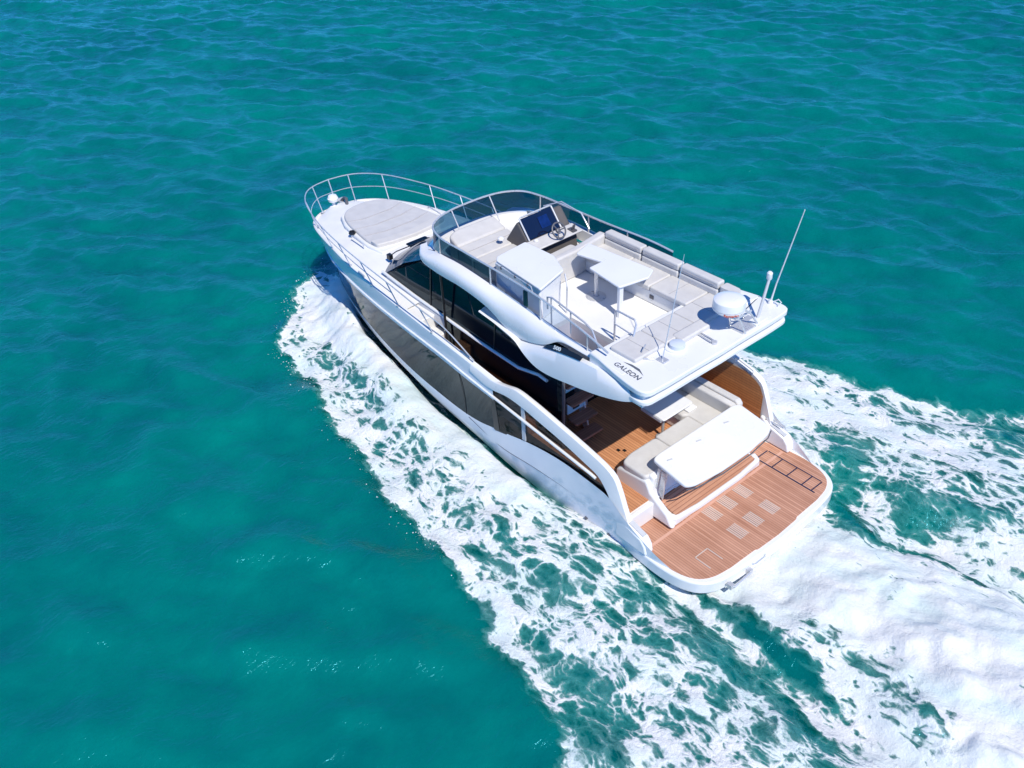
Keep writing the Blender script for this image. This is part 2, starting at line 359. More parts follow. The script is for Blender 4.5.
# side bulwark walls lined with teak inside, with white cap sweeping down to the platform
CT = [(6.3, 2.14, 2.24), (5.58, 2.15, 2.20), (5.25, 2.15, 2.26), (4.9, 2.15, 2.345), (4.46, 2.15, 2.315), (3.71, 2.15, 2.20), (2.95, 2.15, 2.07), (2.45, 2.15, 1.95), (2.24, 2.15, 1.84), (2.10, 2.145, 1.58), (1.98, 2.14, 1.28), (1.86, 2.13, .98)]
CL = [(6.3, 2.18, 2.10), (5.85, 2.19, 2.02), (5.55, 2.195, 2.03), (5.12, 2.20, 2.11), (4.70, 2.20, 2.10), (4.2, 2.20, 2.03), (3.55, 2.20, 1.93), (2.95, 2.20, 1.80), (2.58, 2.20, 1.70), (2.42, 2.20, 1.56), (2.30, 2.20, 1.40), (2.16, 2.19, 1.06)]
for sgn in (1, -1):
    t, w = cr(CT, 60), cr(CL, 60)
    inn = t + np.array([.0, -.115, -.02]); inl = w + np.array([.03, -.165, -.02])
    def sg(a): a = a.copy(); a[:, 1] *= sgn; return a.tolist()
    cap = MB().loft([sg(inl), sg(inn), sg(inn+np.array([0, .035, .025])), sg(t+np.array([0, -.03, .012])), sg(t), sg(t*.5+w*.5+np.array([0, .015, 0])), sg(w)])
    coam = part('side_coaming', cap, WHITE)
    # inner wall: teak boards forward of the opening, white aft
    xs2 = np.linspace(2.12, 5.0, 30); top = curve_at_x(CT, xs2)[:, 2]-.05
    iw = MB().loft([[(x, sgn*1.985, .94) for x in xs2], [(x, sgn*1.985, z) for x, z in zip(xs2, np.minimum(top, 1.95 if sgn < 0 else 1.30))]])
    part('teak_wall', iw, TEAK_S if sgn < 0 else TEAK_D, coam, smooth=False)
    if sgn < 0:
        part('outer_wall', MB().loft([[(x, sgn*2.05, .94) for x in xs2], [(x, sgn*2.05, z) for x, z in zip(xs2, top)]]), WHITE, coam)
    # glass between hull panel and cap
    xg = np.linspace(2.3, 5.6, 40); up = curve_at_x(CL, xg); lo = curve_at_x(W, xg)
    up[:, 1] = 2.165; lo[:, 1] = 2.165
    part('balcony_glass', MB().loft([sg(up + np.array([0, 0, .03])), sg(lo - np.array([0, 0, .03]))]), BALC, coam)
    part('balcony_bar', MB().tube([(x, sgn*(y+.0), z) for x, y, z in [(5.58, 2.195, 1.865), (4.75, 2.21, 1.815), (3.69, 2.215, 1.735), (2.75, 2.215, 1.655), (2.62, 2.205, 1.62)]], .03), WHITE, coam)
    part('balcony_post', MB().box((4.60, sgn*2.175-.012, 1.28), (4.70, sgn*2.175+.012, 2.08)), GREYG, coam)
    part('window_edge', MB().prism_y([(5.62, .98), (5.66, 1.86), (5.54, 1.86), (5.44, 1.05)], sgn*2.14, sgn*2.172), BLACK, coam)
    # end block on the platform
    eb = MB().prism_y([(1.36, .56), (1.40, .74), (1.50, .86), (1.92, .98), (2.05, 1.10), (2.12, 1.10), (2.12, .56)], sgn*1.97, sgn*2.185)
    e = part('bulwark_end', eb, WHITE, coam, bevel=.03, segs=3)
    part('step_pad', MB().prism([(1.52, sgn*2.0), (1.52, sgn*2.10), (1.86, sgn*2.10), (1.86, sgn*2.0)], lambda x, y: .865+(x-1.5)*.28, lambda x, y: .885+(x-1.5)*.28), GREYG, coam)
    part('cleat', MB().tube([(1.98, sgn*1.99, 1.07), (1.98, sgn*2.1, 1.07)], .022), CHROME, coam)
tubes('coaming_handrail', [[(x, -2.02+.0, z) for x, z in [(2.9, 2.06), (2.9, 2.13), (2.45, 2.02), (2.45, 1.95)]]], CHROME, coam, .012)
part('wing_fender', MB().tube([(1.95, -2.1, 1.06), (1.62, -2.16, 1.0)], .014).tube([(1.95, -2.03, 1.06), (1.65, -2.08, 1.0)], .014), CHROME, coam)

# transom module: sofa base facing forward, bench facing aft
TY = 1.27
mod = MB().prism_y([(1.50, .56), (1.50, .68), (1.56, .72), (1.98, .80), (2.10, 1.10), (2.06, 1.40), (2.20, 1.44), (2.30, 1.22), (2.84, 1.22), (2.88, .95), (2.88, .56)], -TY, TY)
sofa = part('transom_sofa', mod, WHITE, bevel=.05, segs=4)
part('teak_bench', MB().prism([(1.57, 1.16), (1.52, 1.0), (1.50, 0), (1.52, -1.0), (1.57, -1.16), (2.02, -1.16), (2.02, 1.16)], .70, lambda x, y: .755+(x-1.5)*.20), TEAK_W, sofa, smooth=False)
part('bench_lip', MB().prism(rounded([(1.70, TY+.06), (1.49, TY-.04), (1.445, .6), (1.44, -.6), (1.49, -TY+.04), (1.70, -TY-.06), (1.72, -1.18), (1.585, -1.14), (1.525, -.6), (1.525, .6), (1.585, 1.14), (1.72, 1.18)], .06), .64, .765), WHITE, sofa, bevel=.03, segs=3)
part('side_panel', MB().prism_y([(1.45, .60), (1.60, .86), (2.02, 1.12), (2.14, 1.34), (2.80, 1.26), (2.92, 1.18), (2.92, .80), (2.0, .60)], TY-.02, TY+.11), WHITE, sofa, bevel=.05, segs=4)
part('recess_shade', MB().box((1.99, .72, .86), (2.12, 1.20, .875)), TEAK_D, sofa, smooth=False)  # thin slab in shaded teak colour stands for the recess's darkness
seat = MB()
for y0, y1 in ((1.36, .50), (.49, -.36), (-.37, -1.02)): pass
part('seat_cushion', MB().prism(rounded([(2.17, 1.36), (2.17, .36), (2.86, .36), (2.86, 1.10), (2.78, 1.36)], .10), 1.21, 1.42), PADB, sofa, bevel=.045, segs=4)
part('seat_cushion', MB().prism(rounded([(2.17, .35), (2.17, -.60), (2.88, -.60), (2.88, .35)], .05), 1.21, 1.42), PADB, sofa, bevel=.04, segs=4)
part('seat_cushion', MB().prism(rounded([(2.17, -.61), (2.17, -1.18), (3.78, -1.18), (3.78, -.52), (2.95, -.52), (2.88, -.61)], .09), 1.21, 1.42), PADB, sofa, bevel=.045, segs=4)
part('seat_base', MB().box((2.88, -1.42, .95), (3.78, -.56, 1.21)), WHITE, sofa, bevel=.03)
part('backrest', MB().prism_y([(2.22, 1.40), (3.80, 1.40), (3.80, 1.66), (3.74, 1.70), (2.28, 1.70), (2.22, 1.66)], -1.15, -1.30).prism_y([(2.20, .95), (3.82, .95), (3.82, 1.66), (3.76, 1.735), (2.28, 1.735), (2.20, 1.66)], -1.305, -1.46), PADB, sofa, bevel=.035, segs=4)
lidp = rounded([(2.20, 1.17), (2.24, 1.0), (2.24, -1.17), (2.16, -1.30), (1.36, -1.22), (1.27, -1.02), (1.20, -.4), (1.20, .4), (1.27, 1.06), (1.36, 1.24)], .08)
lid = part('bar_lid', MB().prism(lidp, lambda x, y: 1.60+(x-1.3)*.06, lambda x, y: 1.68+(x-1.3)*.06), WHITE, yacht, bevel=.03, segs=4)
part('lid_edge', MB().tube([(1.335, 1.22, 1.585), (1.25, 1.03, 1.58), (1.18, .4, 1.578), (1.18, -.4, 1.578), (1.25, -1.0, 1.58), (1.34, -1.21, 1.585)], .012), DARKG, lid)
for y in (.9, .1, -.7): part('lid_latch', MB().prism([(1.95, y), (1.98, y+.10), (2.01, y+.10), (1.98, y)], 1.71, 1.735), GREYG, lid)
part('lid_support', MB().prism_y([(1.92, .90), (2.02, 1.05), (1.97, 1.58), (1.86, 1.58)], 1.12, 1.16).prism_y([(2.06, 1.10), (2.13, 1.12), (2.07, 1.60), (2.00, 1.60)], 1.12, 1.16), CHROME, sofa, bevel=.006)
part('lid_support', MB().prism_y([(1.92, .90), (2.02, 1.05), (1.97, 1.58), (1.86, 1.58)], -1.16, -1.12), CHROME, sofa, bevel=.006)
# cockpit table
ct = part('cockpit_table', MB().prism(rounded([(2.93, .06), (3.54, .03), (3.52, -.84), (2.93, -.82)], .07), 1.56, 1.605), WHITE, bevel=.012)
part('table_edge', MB().prism([(2.97, .075), (3.52, .05), (3.52, .07), (2.97, .095)], 1.54, 1.60), GREYG, ct)
for yl in (-.16, -.60): part('table_leg', MB().tube([(3.12, yl, .95), (3.12, yl, 1.56)], .03), CHROME, ct)
part('table_foot', MB().lathe([(.13, 0), (.13, .02), (.05, .05)], (3.12, -.16, .952)), CHROME, ct)
part('drinks_holder', MB().box((2.90, -.92, 1.425), (3.14, -.66, 1.46)), WHITE, ct, bevel=.01)
# stairs to the flybridge
st = part('flybridge_stairs', MB().prism_y([(4.30, .95), (4.45, .95), (5.0, 2.6), (5.0, 3.3), (4.8, 3.3)], .72, .76), WHITE)
for x0, x1, z in ((3.92, 4.20, 1.20), (4.08, 4.36, 1.50), (4.19, 4.47, 1.90), (4.34, 4.62, 2.25), (4.50, 4.78, 2.60), (4.66, 4.95, 2.95)):
    part('step', MB().prism(rounded([(x0, 1.29), (x1, 1.29), (x1, .69), (x0, .69)], .06), z-.045, z), TEAK_T, st, bevel=.01)
for b_ in (((4.42, .78, 1.52), (4.46, 1.22, 1.84)), ((4.58, .74, 1.92), (4.62, 1.28, 2.2))): part('riser', MB().box(*b_), WHITE, st)
part('stair_light', MB().box((4.395, .92, 1.60), (4.418, 1.08, 1.76)), BLACK, st)

# ================================================================== FOREDECK AND SIDE DECKS
fd = MB()
xs = np.concatenate([np.linspace(8.9, 14.0, 30), np.linspace(14.1, 15.02, 16)])
sx = curve_at_x(S, xs)
fr_ = [(1.0, 0), (.985, .03), (.955, .03), (.94, -.03), (.80, -.01), (.68, .03), (.56, .075), (.42, .10), (.22, .12), (0, .125)]
rows = []
for fq, dz in fr_:
    rows.append([(x - (.02 if fq < .99 else 0), y*fq, z + dz*min(1, y/.9) ** .5 if dz > 0.02 else z+dz) for x, y, z in sx])
fd.loft(rows); fd.mirror()
foredeck = part('foredeck', fd, NONSKID, angle=50)
# stepped side decks and bulwark inner faces aft of the foredeck
for sgn in (1, -1):
    xs3 = np.linspace(4.9, 8.9, 30); s3 = curve_at_x(S, xs3)
    b = MB()
    b.loft([[(x, sgn*y, z) for x, y, z in s3], [(x, sgn*(y-.03), z+.03) for x, y, z in s3], [(x, sgn*(y-.10), z+.03) for x, y, z in s3], [(x, sgn*(y-.12), z-.02) for x, y, z in s3], [(x, sgn*(y-.13), 1.2) for x, y, z in s3]])
    sdk = part('side_deck', b, WHITE, angle=50)
    y0, y1 = sgn*1.42, sgn*1.97
    part('deck_step', MB().box((8.30, y0, 1.1), (8.95, y1, 2.29)), NONSKID, sdk, bevel=.02)
    part('deck_step', MB().box((7.95, y0, 1.1), (8.305, y1, 1.98)), NONSKID, sdk, bevel=.02)
    part('deck_step', MB().box((7.60, y0, 1.1), (7.955, y1, 1.66)), TEAK_C, sdk, bevel=.02)
    part('teak_floor', MB().prism([(4.95, sgn*1.40), (7.62, sgn*1.40), (7.62, sgn*1.99), (4.95, sgn*2.03)], 1.0, 1.30), TEAK_D, sdk, smooth=False)  # side deck planks in the teak colour darkened for shadow
    part('mooring_cleat', MB().tube([(6.72, sgn*2.06, 2.34), (6.42, sgn*2.07, 2.325)], .02).tube([(6.64, sgn*2.065, 2.29), (6.64, sgn*2.065, 2.34)], .02).tube([(6.5, sgn*2.065, 2.29), (6.5, sgn*2.065, 2.33)], .02), CHROME, sdk)
    part('mooring_cleat', MB().tube([(10.95, sgn*1.82, 2.41), (10.65, sgn*1.85, 2.41)], .022).tube([(10.87, sgn*1.83, 2.36), (10.87, sgn*1.83, 2.41)], .02).tube([(10.73, sgn*1.84, 2.36), (10.73, sgn*1.84, 2.41)], .02), CHROME, foredeck)
# raised coach roof below the sunpad, up to the windscreen
def half(xys): return list(xys) + [(x, -y) for x, y in reversed(xys) if abs(y) > 1e-6]
tr = [(x, y-.12) for x, y in half([(11.2, 1.08), (11.8, 1.13), (12.5, 1.06), (13.2, .93), (13.72, .72), (13.98, .36), (14.03, 0)])]
part('coach_roof', MB().prism(tr, 2.20, lambda x, y: 2.485-.03*(x-10.4)/4), NONSKID, foredeck, bevel=.045, segs=4)
PADX = [(11.52, 0), (11.53, .6), (11.62, .96), (11.78, 1.04), (12.5, .97), (13.2, .84), (13.65, .64), (13.88, .32), (13.93, 0)]
pad = MB()
pp = half([tuple(p) for p in cr(PADX, 30)])
pp = [(x, y-.12) for x, y in pp]
sunpad = part('sunpad', pad.prism(rounded(pp, .03, 2), 2.44, lambda x, y: 2.545-.02*(x-11.6)/2), PADG, yacht, bevel=.045, segs=4)
for xq in (12.05, 12.55, 13.05):
    w = float(np.interp(xq, [11.7, 12.5, 13.2, 13.6], [1.0, .95, .82, .66]))
    part('seam', MB().tube([(xq+.12, w-.12-.02, 2.543-.01*(xq-11.6)), (xq-.04,   .3, 2.551-.01*(xq-11.6)), (xq-.04, -.5, 2.551-.01*(xq-11.6)), (xq+.1, -w-.12+.02, 2.543-.01*(xq-11.6))], .012, 6), simple('seam_grey', (.40, .39, .40), .8, noise=.1) if 'seam_grey' not in bpy.data.materials else bpy.data.materials['seam_grey'], sunpad)
bol = [(11.50, .90), (11.40, .5), (11.34, -.12), (11.40, -.72), (11.52, -1.14), (11.80, -1.16), (11.72, -.8), (11.64, -.12), (11.70, .55), (11.80, .92)]
part('headrest', MB().prism(rounded(bol, .04, 3), 2.44, 2.575), PADB, sunpad, bevel=.045, segs=4)
for y in (1.06, -1.30):
    part('grab_rail', MB().tube([(12.45, y-.03*0, 2.47), (12.42, y, 2.53), (11.85, y+.04, 2.53), (11.82, y+.04, 2.47)], .016), CHROME, foredeck)
part('cup_holder', MB().lathe([(.08, 0), (.09, .02), (.07, .07), (.05, .02)], (12.62, .93, 2.47), 16), BLACK, foredeck)
part('deck_hatch', MB().prism(rounded([(10.75, -.3), (11.2, -.3), (11.2, .3), (10.75, .3)], .05), 2.44, 2.49), CGLASS, foredeck, bevel=.01)
# anchor gear
an = part('windlass', MB().lathe([(.10, 0), (.11, .05), (.05, .07), (.04, .16), (.13, .20), (.15, .28), (.11, .36), (.02, .38)], (14.86, .14, 2.17), 18), WHITE, foredeck)
part('anchor_shank', MB().tube([(14.55, -.10, 2.22), (14.75, -.2, 2.36), (14.95, -.26, 2.30), (15.12, -.22, 2.15)], .045), DARKG, foredeck)
part('anchor_roller', MB().box((14.85, -.32, 2.12), (15.22, -.14, 2.20)).tube([(15.18, -.34, 2.18), (15.18, -.10, 2.18)], .05), CHROME, foredeck, bevel=.01)

# bow rail
BR = [(14.83, .52, 2.17), (14.05, 1.12, 2.24), (12.5, 1.58, 2.34), (11.4, 1.765, 2.37), (10.25, 1.895, 2.37), (9.06, 1.99, 2.37), (7.7, 2.06, 2.33)]
RT = [(15.22, 0, 2.83), (15.14, .48, 2.83), (14.95, .80, 2.84), (14.35, 1.20, 2.87), (13.0, 1.62, 2.89), (11.75, 1.83, 2.89), (10.5, 1.96, 2.88), (9.2, 2.05, 2.86), (7.9, 2.11, 2.78), (7.2, 2.10, 2.70), (6.25, 2.09, 2.34)]
def at_top(p, q=1.0):
    c = cr(RT, 400); i = int(np.argmin(np.hypot(c[:, 0]-(p[0]+.32), c[:, 1]-(p[1]+.06)))); return Vector(p)*(1-q)+Vector(c[i])*q
railpts = [tuple(p) for p in cr(RT, 70)]
full = railpts[::-1] + mir(railpts)[1:]
br = part('bow_rail', MB().tube(full, .0145), CHROME)
midc = []
for p in BR: midc.append(tuple(at_top(p, .52)))
midc = [(15.10, 0, 2.50), (15.02, .50, 2.50)] + midc[1:6]
mid = [tuple(p) for p in cr(midc, 60)]
part('mid_rail', MB().tube(mid[::-1]+mir(mid)[1:], .010), CHROME, br)
for sgn in (1, -1):
    for p in BR:
        q = at_top(p); part('stanchion', MB().tube([(p[0], sgn*p[1], p[2]), (q.x, sgn*q.y, q.z)], .0135).lathe([(.045, 0), (.045, .015)], (p[0], sgn*p[1], p[2]-.005), 12), CHROME, br)
part('stanchion', MB().tube([(14.97, 0, 2.16), (15.22, 0, 2.83)], .017), CHROME, br)

# ================================================================== DECKHOUSE
dh = MB()
zt = 3.50
for sgn in (1, -1):
    xs = np.linspace(4.2, 8.6, 30)
    top = np.interp(xs, [4.2, 5.2, 6.2, 7.2, 9.4], [3.3, 3.42, 3.48, 3.5, 3.38])
    dh.loft([[(x, sgn*1.50, 1.0) for x in xs], [(x, sgn*1.52, 2.30) for x in xs], [(x, sgn*1.40, z) for x, z in zip(xs, top)]])  # wall below the sill also dark glass, painting in its shade
# rear bulkhead and windscreen
dh.add([(4.98, 1.49, .95), (4.98, 1.51, 2.3), (4.98, 1.39, 3.4), (4.98, -1.39, 3.4), (4.98, -1.51, 2.3), (4.98, -1.49, .95)], [(0, 1, 2, 3, 4, 5)])
house = part('deckhouse', dh, CGLASS)
wl = np.linspace(-1, 1, 25); lo = []; hi = []
for t in wl:
    y = 1.36*t; lo.append((10.95-.50*abs(t)**2.6, y*1.05, 2.50-.10*abs(t)**3)); hi.append((9.10-.55*abs(t)**2.5, y*1.0, 3.51))
ms = [tuple((Vector(a)*.5+Vector(b_)*.5) + Vector((.08, 0, .05))) for a, b_ in zip(lo, hi)]
part('windscreen_pane', MB().loft([lo, ms, hi]), simple('windscreen_blue_glass', (.008, .040, .095), .06, noise=.1, spec=.22), house)
for sgn in (1, -1): part('quarter_window', MB().loft([[(10.46, sgn*1.43, 2.38), (9.5, sgn*1.49, 2.33), (8.55, sgn*1.52, 2.29)], [(8.57, sgn*1.36, 3.50), (8.56, sgn*1.38, 3.50), (8.55, sgn*1.40, 3.49)]]), CGLASS, house)
for y0 in (.95, -.2): part('wiper', MB().tube([(10.75, y0+.1, 2.60), (10.5, y0+.05, 2.80), (10.0, y0-.45, 3.10)], .014, 6).box((10.7, y0+.04, 2.52), (10.82, y0+.14, 2.64)), BLACK, house)
for sgn in (1, -1):
    part('window_sill', MB().tube([(x, sgn*y, z) for x, y, z in [(10.50, 1.44, 2.44), (9.8, 1.49, 2.44), (9.1, 1.525, 2.42), (8.18, 1.535, 2.38), (6.79, 1.545, 2.31), (5.5, 1.54, 2.28), (4.9, 1.54, 2.42), (4.65, 1.54, 2.40)]], .035), WHITE, house)
    for xq in (8.5, 6.3): part('window_mullion', MB().tube([(xq, sgn*1.525, 2.3), (xq-.02, sgn*1.41, 3.45)], .015, 6), BLACK, house)
    part('grab_pole', MB().tube([(7.86, sgn*1.60, 1.66), (7.86, sgn*1.60, 3.5)], .028), BLACK, house)
    part('side_coaming_trim', MB().loft([[(10.35, sgn*1.48, 2.28), (9.0, sgn*1.60, 2.22), (7.9, sgn*1.62, 2.16)], [(10.3, sgn*1.455, 2.41), (9.05, sgn*1.545, 2.38), (7.9, sgn*1.555, 2.33)]]), GREYG, house)
    part('door_post', MB().tube([(4.22, sgn*1.53, .96), (4.22, sgn*1.50, 2.5), (4.22, sgn*1.45, 3.2)], .035), DARKG, house)
dr = MB()
for y in (-1.2, -.5, .2): dr.box((4.93, y-.03, .96), (4.97, y+.03, 3.3))
part('door_frame', dr, CHROME, house)
part('lower_wall', MB().box((5.0, -1.49, .94), (9.3, 1.49, 1.02)), BLACK, house)

# ================================================================== FLYBRIDGE
FZ = 3.50
hole = (3.25, 4.75, .82, 1.36)
fl = MB()
def slab(x0, x1, y0, y1): fl.box((x0, y0, FZ-.10), (x1, y1, FZ))
slab(2.4, hole[0], -1.5, 1.5); slab(hole[1], 8.4, -1.42, 1.42); slab(hole[0], hole[1], -1.5, hole[2]); slab(hole[0], hole[1], hole[3], 1.5)
fly = part('flybridge', fl, NONSKID)
# side arches
AT = [(8.95, 1.22, 3.66), (8.62, 1.42, 3.69), (8.1, 1.46, 3.80), (7.6, 1.47, 3.84), (7.0, 1.49, 3.83), (6.1, 1.52, 3.78), (5.2, 1.55, 3.74), (4.3, 1.58, 3.69), (3.5, 1.66, 3.70), (2.9, 1.74, 3.78)]
AL = [(8.93, 1.30, 3.54), (8.60, 1.56, 3.52), (8.05, 1.63, 3.50), (7.6, 1.66, 3.52), (7.1, 1.68, 3.54), (6.2, 1.71, 3.46), (5.45, 1.72, 3.20), (4.95, 1.74, 3.26), (4.45, 1.74, 3.43), (4.12, 1.68, 3.62), (3.5, 1.70, 3.68), (2.9, 1.78, 3.75)]
WT = [(6.50, 1.69, 3.24), (6.08, 1.70, 3.22), (5.53, 1.70, 3.14), (5.03, 1.73, 3.21), (4.43, 1.79, 3.39), (3.93, 1.82, 3.53), (3.38, 1.84, 3.63), (2.76, 1.87, 3.69), (2.2, 1.87, 3.68)]
WL = [(6.50, 1.70, 3.22), (5.82, 1.77, 3.23), (5.23, 1.84, 3.19), (4.90, 1.90, 3.08), (4.58, 1.93, 2.99), (4.23, 1.95, 2.99), (3.49, 1.98, 3.13), (2.78, 1.98, 3.28), (2.26, 1.95, 3.43), (2.0, 1.88, 3.53)]
for sgn in (1, -1):
    t, w = cr(AT, 60), cr(AL, 60)
    def sg(a): a = np.array(a).copy(); a[:, 1] *= sgn; return a.tolist()
    tpa = np.clip((t[:, 0:1]-3.6)/1.4, .12, 1)
    bul = t*.5+w*.5+np.array([0, .075, .055])*tpa
    ins = t + np.array([0, -.09, .005]); ins2 = ins + np.array([0, -.01, -.26])
    und = w + np.array([0, -.20, -.01])
    arch = part('flybridge_arch', MB().loft([sg(ins2), sg(ins), sg(t), sg(t*.72+w*.28+np.array([0, .055, .045])*tpa), sg(bul), sg(t*.22+w*.78+np.array([0, .05, .03])*tpa), sg(w), sg(und)]), WHITE, fly, angle=60)
    t, w = cr(WT, 60), cr(WL, 60)
    tp = np.linspace(0, 1, 60)[:, None]
    m1 = t*.6+w*.4+np.array([0, .05, 0])*np.minimum(1, tp*4); bk = w+np.array([.05, -.22, .02])
    part('flybridge_wing', MB().loft([sg(t+np.array([0, -.10, .0])), sg(t), sg(m1), sg(w), sg(bk)]), WHITE, fly, angle=60)
    part('vent_inset', MB().loft([[(4.46, sgn*1.80, 3.40), (3.95, sgn*1.835, 3.545), (3.40, sgn*1.855, 3.645)], [(4.30, sgn*1.775, 3.52), (3.88, sgn*1.765, 3.645), (3.38, sgn*1.80, 3.705)]]), BLACK, fly)
# front cowl between coaming and windscreen brow
th = np.linspace(-1, 1, 31)
c0 = [(8.98-.42*abs(t)**3.0, 1.36*t, 3.72) for t in th]; c1 = [(9.20-.52*abs(t)**3.0, 1.44*t, 3.62) for t in th]; c2 = [(9.22-.52*abs(t)**3.0, 1.46*t, 3.54) for t in th]; c3 = [(9.0-.45*abs(t)**3.0, 1.40*t, 3.50) for t in th]
ci = [(8.86-.42*abs(t)**3.0, 1.30*t, 3.71) for t in th]; cj = [(8.80-.42*abs(t)**3.0, 1.28*t, 3.42) for t in th]
part('front_cowl', MB().loft([cj, ci, c0, c1, c2, c3]), WHITE, fly, angle=50)
part('fore_floor', MB().prism([(8.3, 1.40)] + [(8.86-.42*abs(t)**3.0, 1.30*t) for t in th[::-1]] + [(8.3, -1.40)], FZ-.06, FZ+.004), NONSKID, fly)
# smoked windscreen and its rail
RL = [(8.86, 0, 4.25), (8.84, .45, 4.25), (8.74, .90, 4.24), (8.50, 1.25, 4.22), (8.06, 1.40, 4.20), (7.2, 1.43, 4.20), (6.1, 1.46, 4.20), (4.85, 1.53, 4.20), (4.1, 1.57, 4.13), (3.4, 1.60, 4.02), (2.95, 1.62, 3.92)]
rl = cr(RL, 90)
ang = np.clip((rl[:, 0:1]-7.8)/1.0, 0, 1)
cent = np.array([7.6, 0, 0])
base = rl.copy(); base[:, 2] = np.interp(rl[:, 0], [2.9, 3.5, 4.3, 5.2, 6.1, 7.0, 7.6, 8.1, 8.6], [3.78, 3.71, 3.70, 3.75, 3.79, 3.84, 3.85, 3.81, 3.72])
base[:, 0] += .08*ang[:, 0]; base[:, 1] += .0
i0 = int(np.argmin(abs(rl[:, 0]-6.35)))
ws = None
gp = rl[:i0+1]; gb = base[:i0+1]
ip = int(np.argmin(abs(rl[:, 0]-8.10)))
gl = gp[:ip+1][::-1].tolist() + mir(gp.tolist())[1:]; gbl = gb[:ip+1][::-1].tolist() + mir(gb.tolist())[1:]
stb = rl[i0:int(np.argmin(abs(rl[:, 0]-4.3)))+1]; stbb = base[i0:int(np.argmin(abs(rl[:, 0]-4.3)))+1]
gl += mir(stb.tolist())[1:]; gbl += mir(stbb.tolist())[1:]
ws = part('flybridge_windscreen', MB().loft([gl, [tuple(Vector(a)*.5+Vector(b_)*.5) for a, b_ in zip(gl, gbl)], gbl]), SMOKE)
part('side_glass', MB().loft([rl[ip:i0+1].tolist(), base[ip:i0+1].tolist()]), SMOKED, ws)
i1 = int(np.argmin(abs(rl[:, 0]-4.75)))
part('side_glass', MB().loft([rl[i0:i1].tolist(), base[i0:i1].tolist()]), CLEARG, ws)
i2 = int(np.argmin(abs(rl[:, 0]-3.1)))
part('side_glass', MB().loft([rl[i1:i2].tolist(), base[i1:i2].tolist()]), CLEARG, ws)
part('top_rail', MB().tube(rl[::-1].tolist()+mir(stb.tolist())[-1:]*0+mir(rl[:int(np.argmin(abs(rl[:, 0]-4.3)))+1].tolist())[1:], .020), CHROME, ws)
for xq in (8.06, 6.37, 4.78, 3.5):
    i = int(np.argmin(abs(rl[:, 0]-xq)))
    d = Vector((0, .03, 0))
    part('frame_post', MB().tube([rl[i], base[i]], .017), CHROME, ws)
for xq in (8.06, 6.6, 5.5):
    i = int(np.argmin(abs(rl[:, 0]-xq))); a, b_ = rl[i].copy(), base[i].copy(); a[1] *= -1; b_[1] *= -1
    part('frame_post', MB().tube([a, b_], .017), CHROME, ws)
for y in (.5, -.55): part('frame_post', MB().tube([(8.84, y, 4.24), (8.5, y, 3.72)], .015), CHROME, ws)
part('door_latch', MB().box((5.22, 1.47, 3.80), (5.32, 1.50, 4.12)), simple('green_plastic', (.01, .10, .07), .4, noise=.1), ws)

# aft deck of the flybridge: top moulding, shadow groove, lower lip
def aft(off, z0, z1, xf=3.3, wide=0.):
    h = [(xf, 1.72+wide), (2.9, 1.80+wide), (2.5, 1.88+wide), (2.15, 1.93+wide), (1.90+off, 1.935+wide*.8), (1.79+off, 1.86), (1.755+off, 1.55), (1.75+off, .6), (1.74+off, 0)]
    c = [tuple(p) for p in cr(h, 40)]
    return MB().prism(half(c), z0, z1)
aftd = part('aft_deck', aft(0, 3.72, 3.825, 3.25), WHITE, yacht, bevel=.02, segs=3)
part('aft_groove', aft(.12, 3.56, 3.74, 3.3, -.10), WHITE, fly)
part('aft_lip', aft(.02, 3.52, 3.61, 3.0, -.01), WHITE, fly, bevel=.022, segs=3)
part('overhang_ceiling', MB().prism([(2.0, 1.75), (2.0, -1.75), (4.2, -1.70), (4.2, -.1), (4.2, .65), (3.4, .65), (3.4, 1.45), (4.2, 1.72)][0:4]+[(4.2, .68), (3.3, .68), (3.3, 1.75)], 3.33, 3.40), WHITE, fly)
part('coaming_wall', MB().prism([(3.3, 1.50), (3.3, 1.74), (2.4, 1.84), (2.4, 1.5)], FZ-.06, 3.83), WHITE, fly, bevel=.03)
part('coaming_wall', MB().prism([(3.9, -1.46), (3.9, -1.60), (2.4, -1.84), (2.4, -1.46)], FZ-.06, 3.84), WHITE, fly, bevel=.03)

# stair well
sw = MB().box((hole[0]-.02, hole[2]-.03, 2.6), (hole[1], hole[2], FZ-.1)).box((hole[0]-.02, hole[3], 2.95), (hole[1], hole[3]+.03, FZ-.1)).box((hole[1], hole[2], 2.9), (hole[1]+.03, hole[3], FZ-.1))
part('stair_well', sw, simple('well_pink_white', (.72, .66, .68), .4, noise=.05), fly)  # white walls with the well's pinkish shade mixed into the colour
part('landing', MB().box((3.3, .84, 2.75), (4.1, 1.34, 2.79)), TEAK_T, fly)
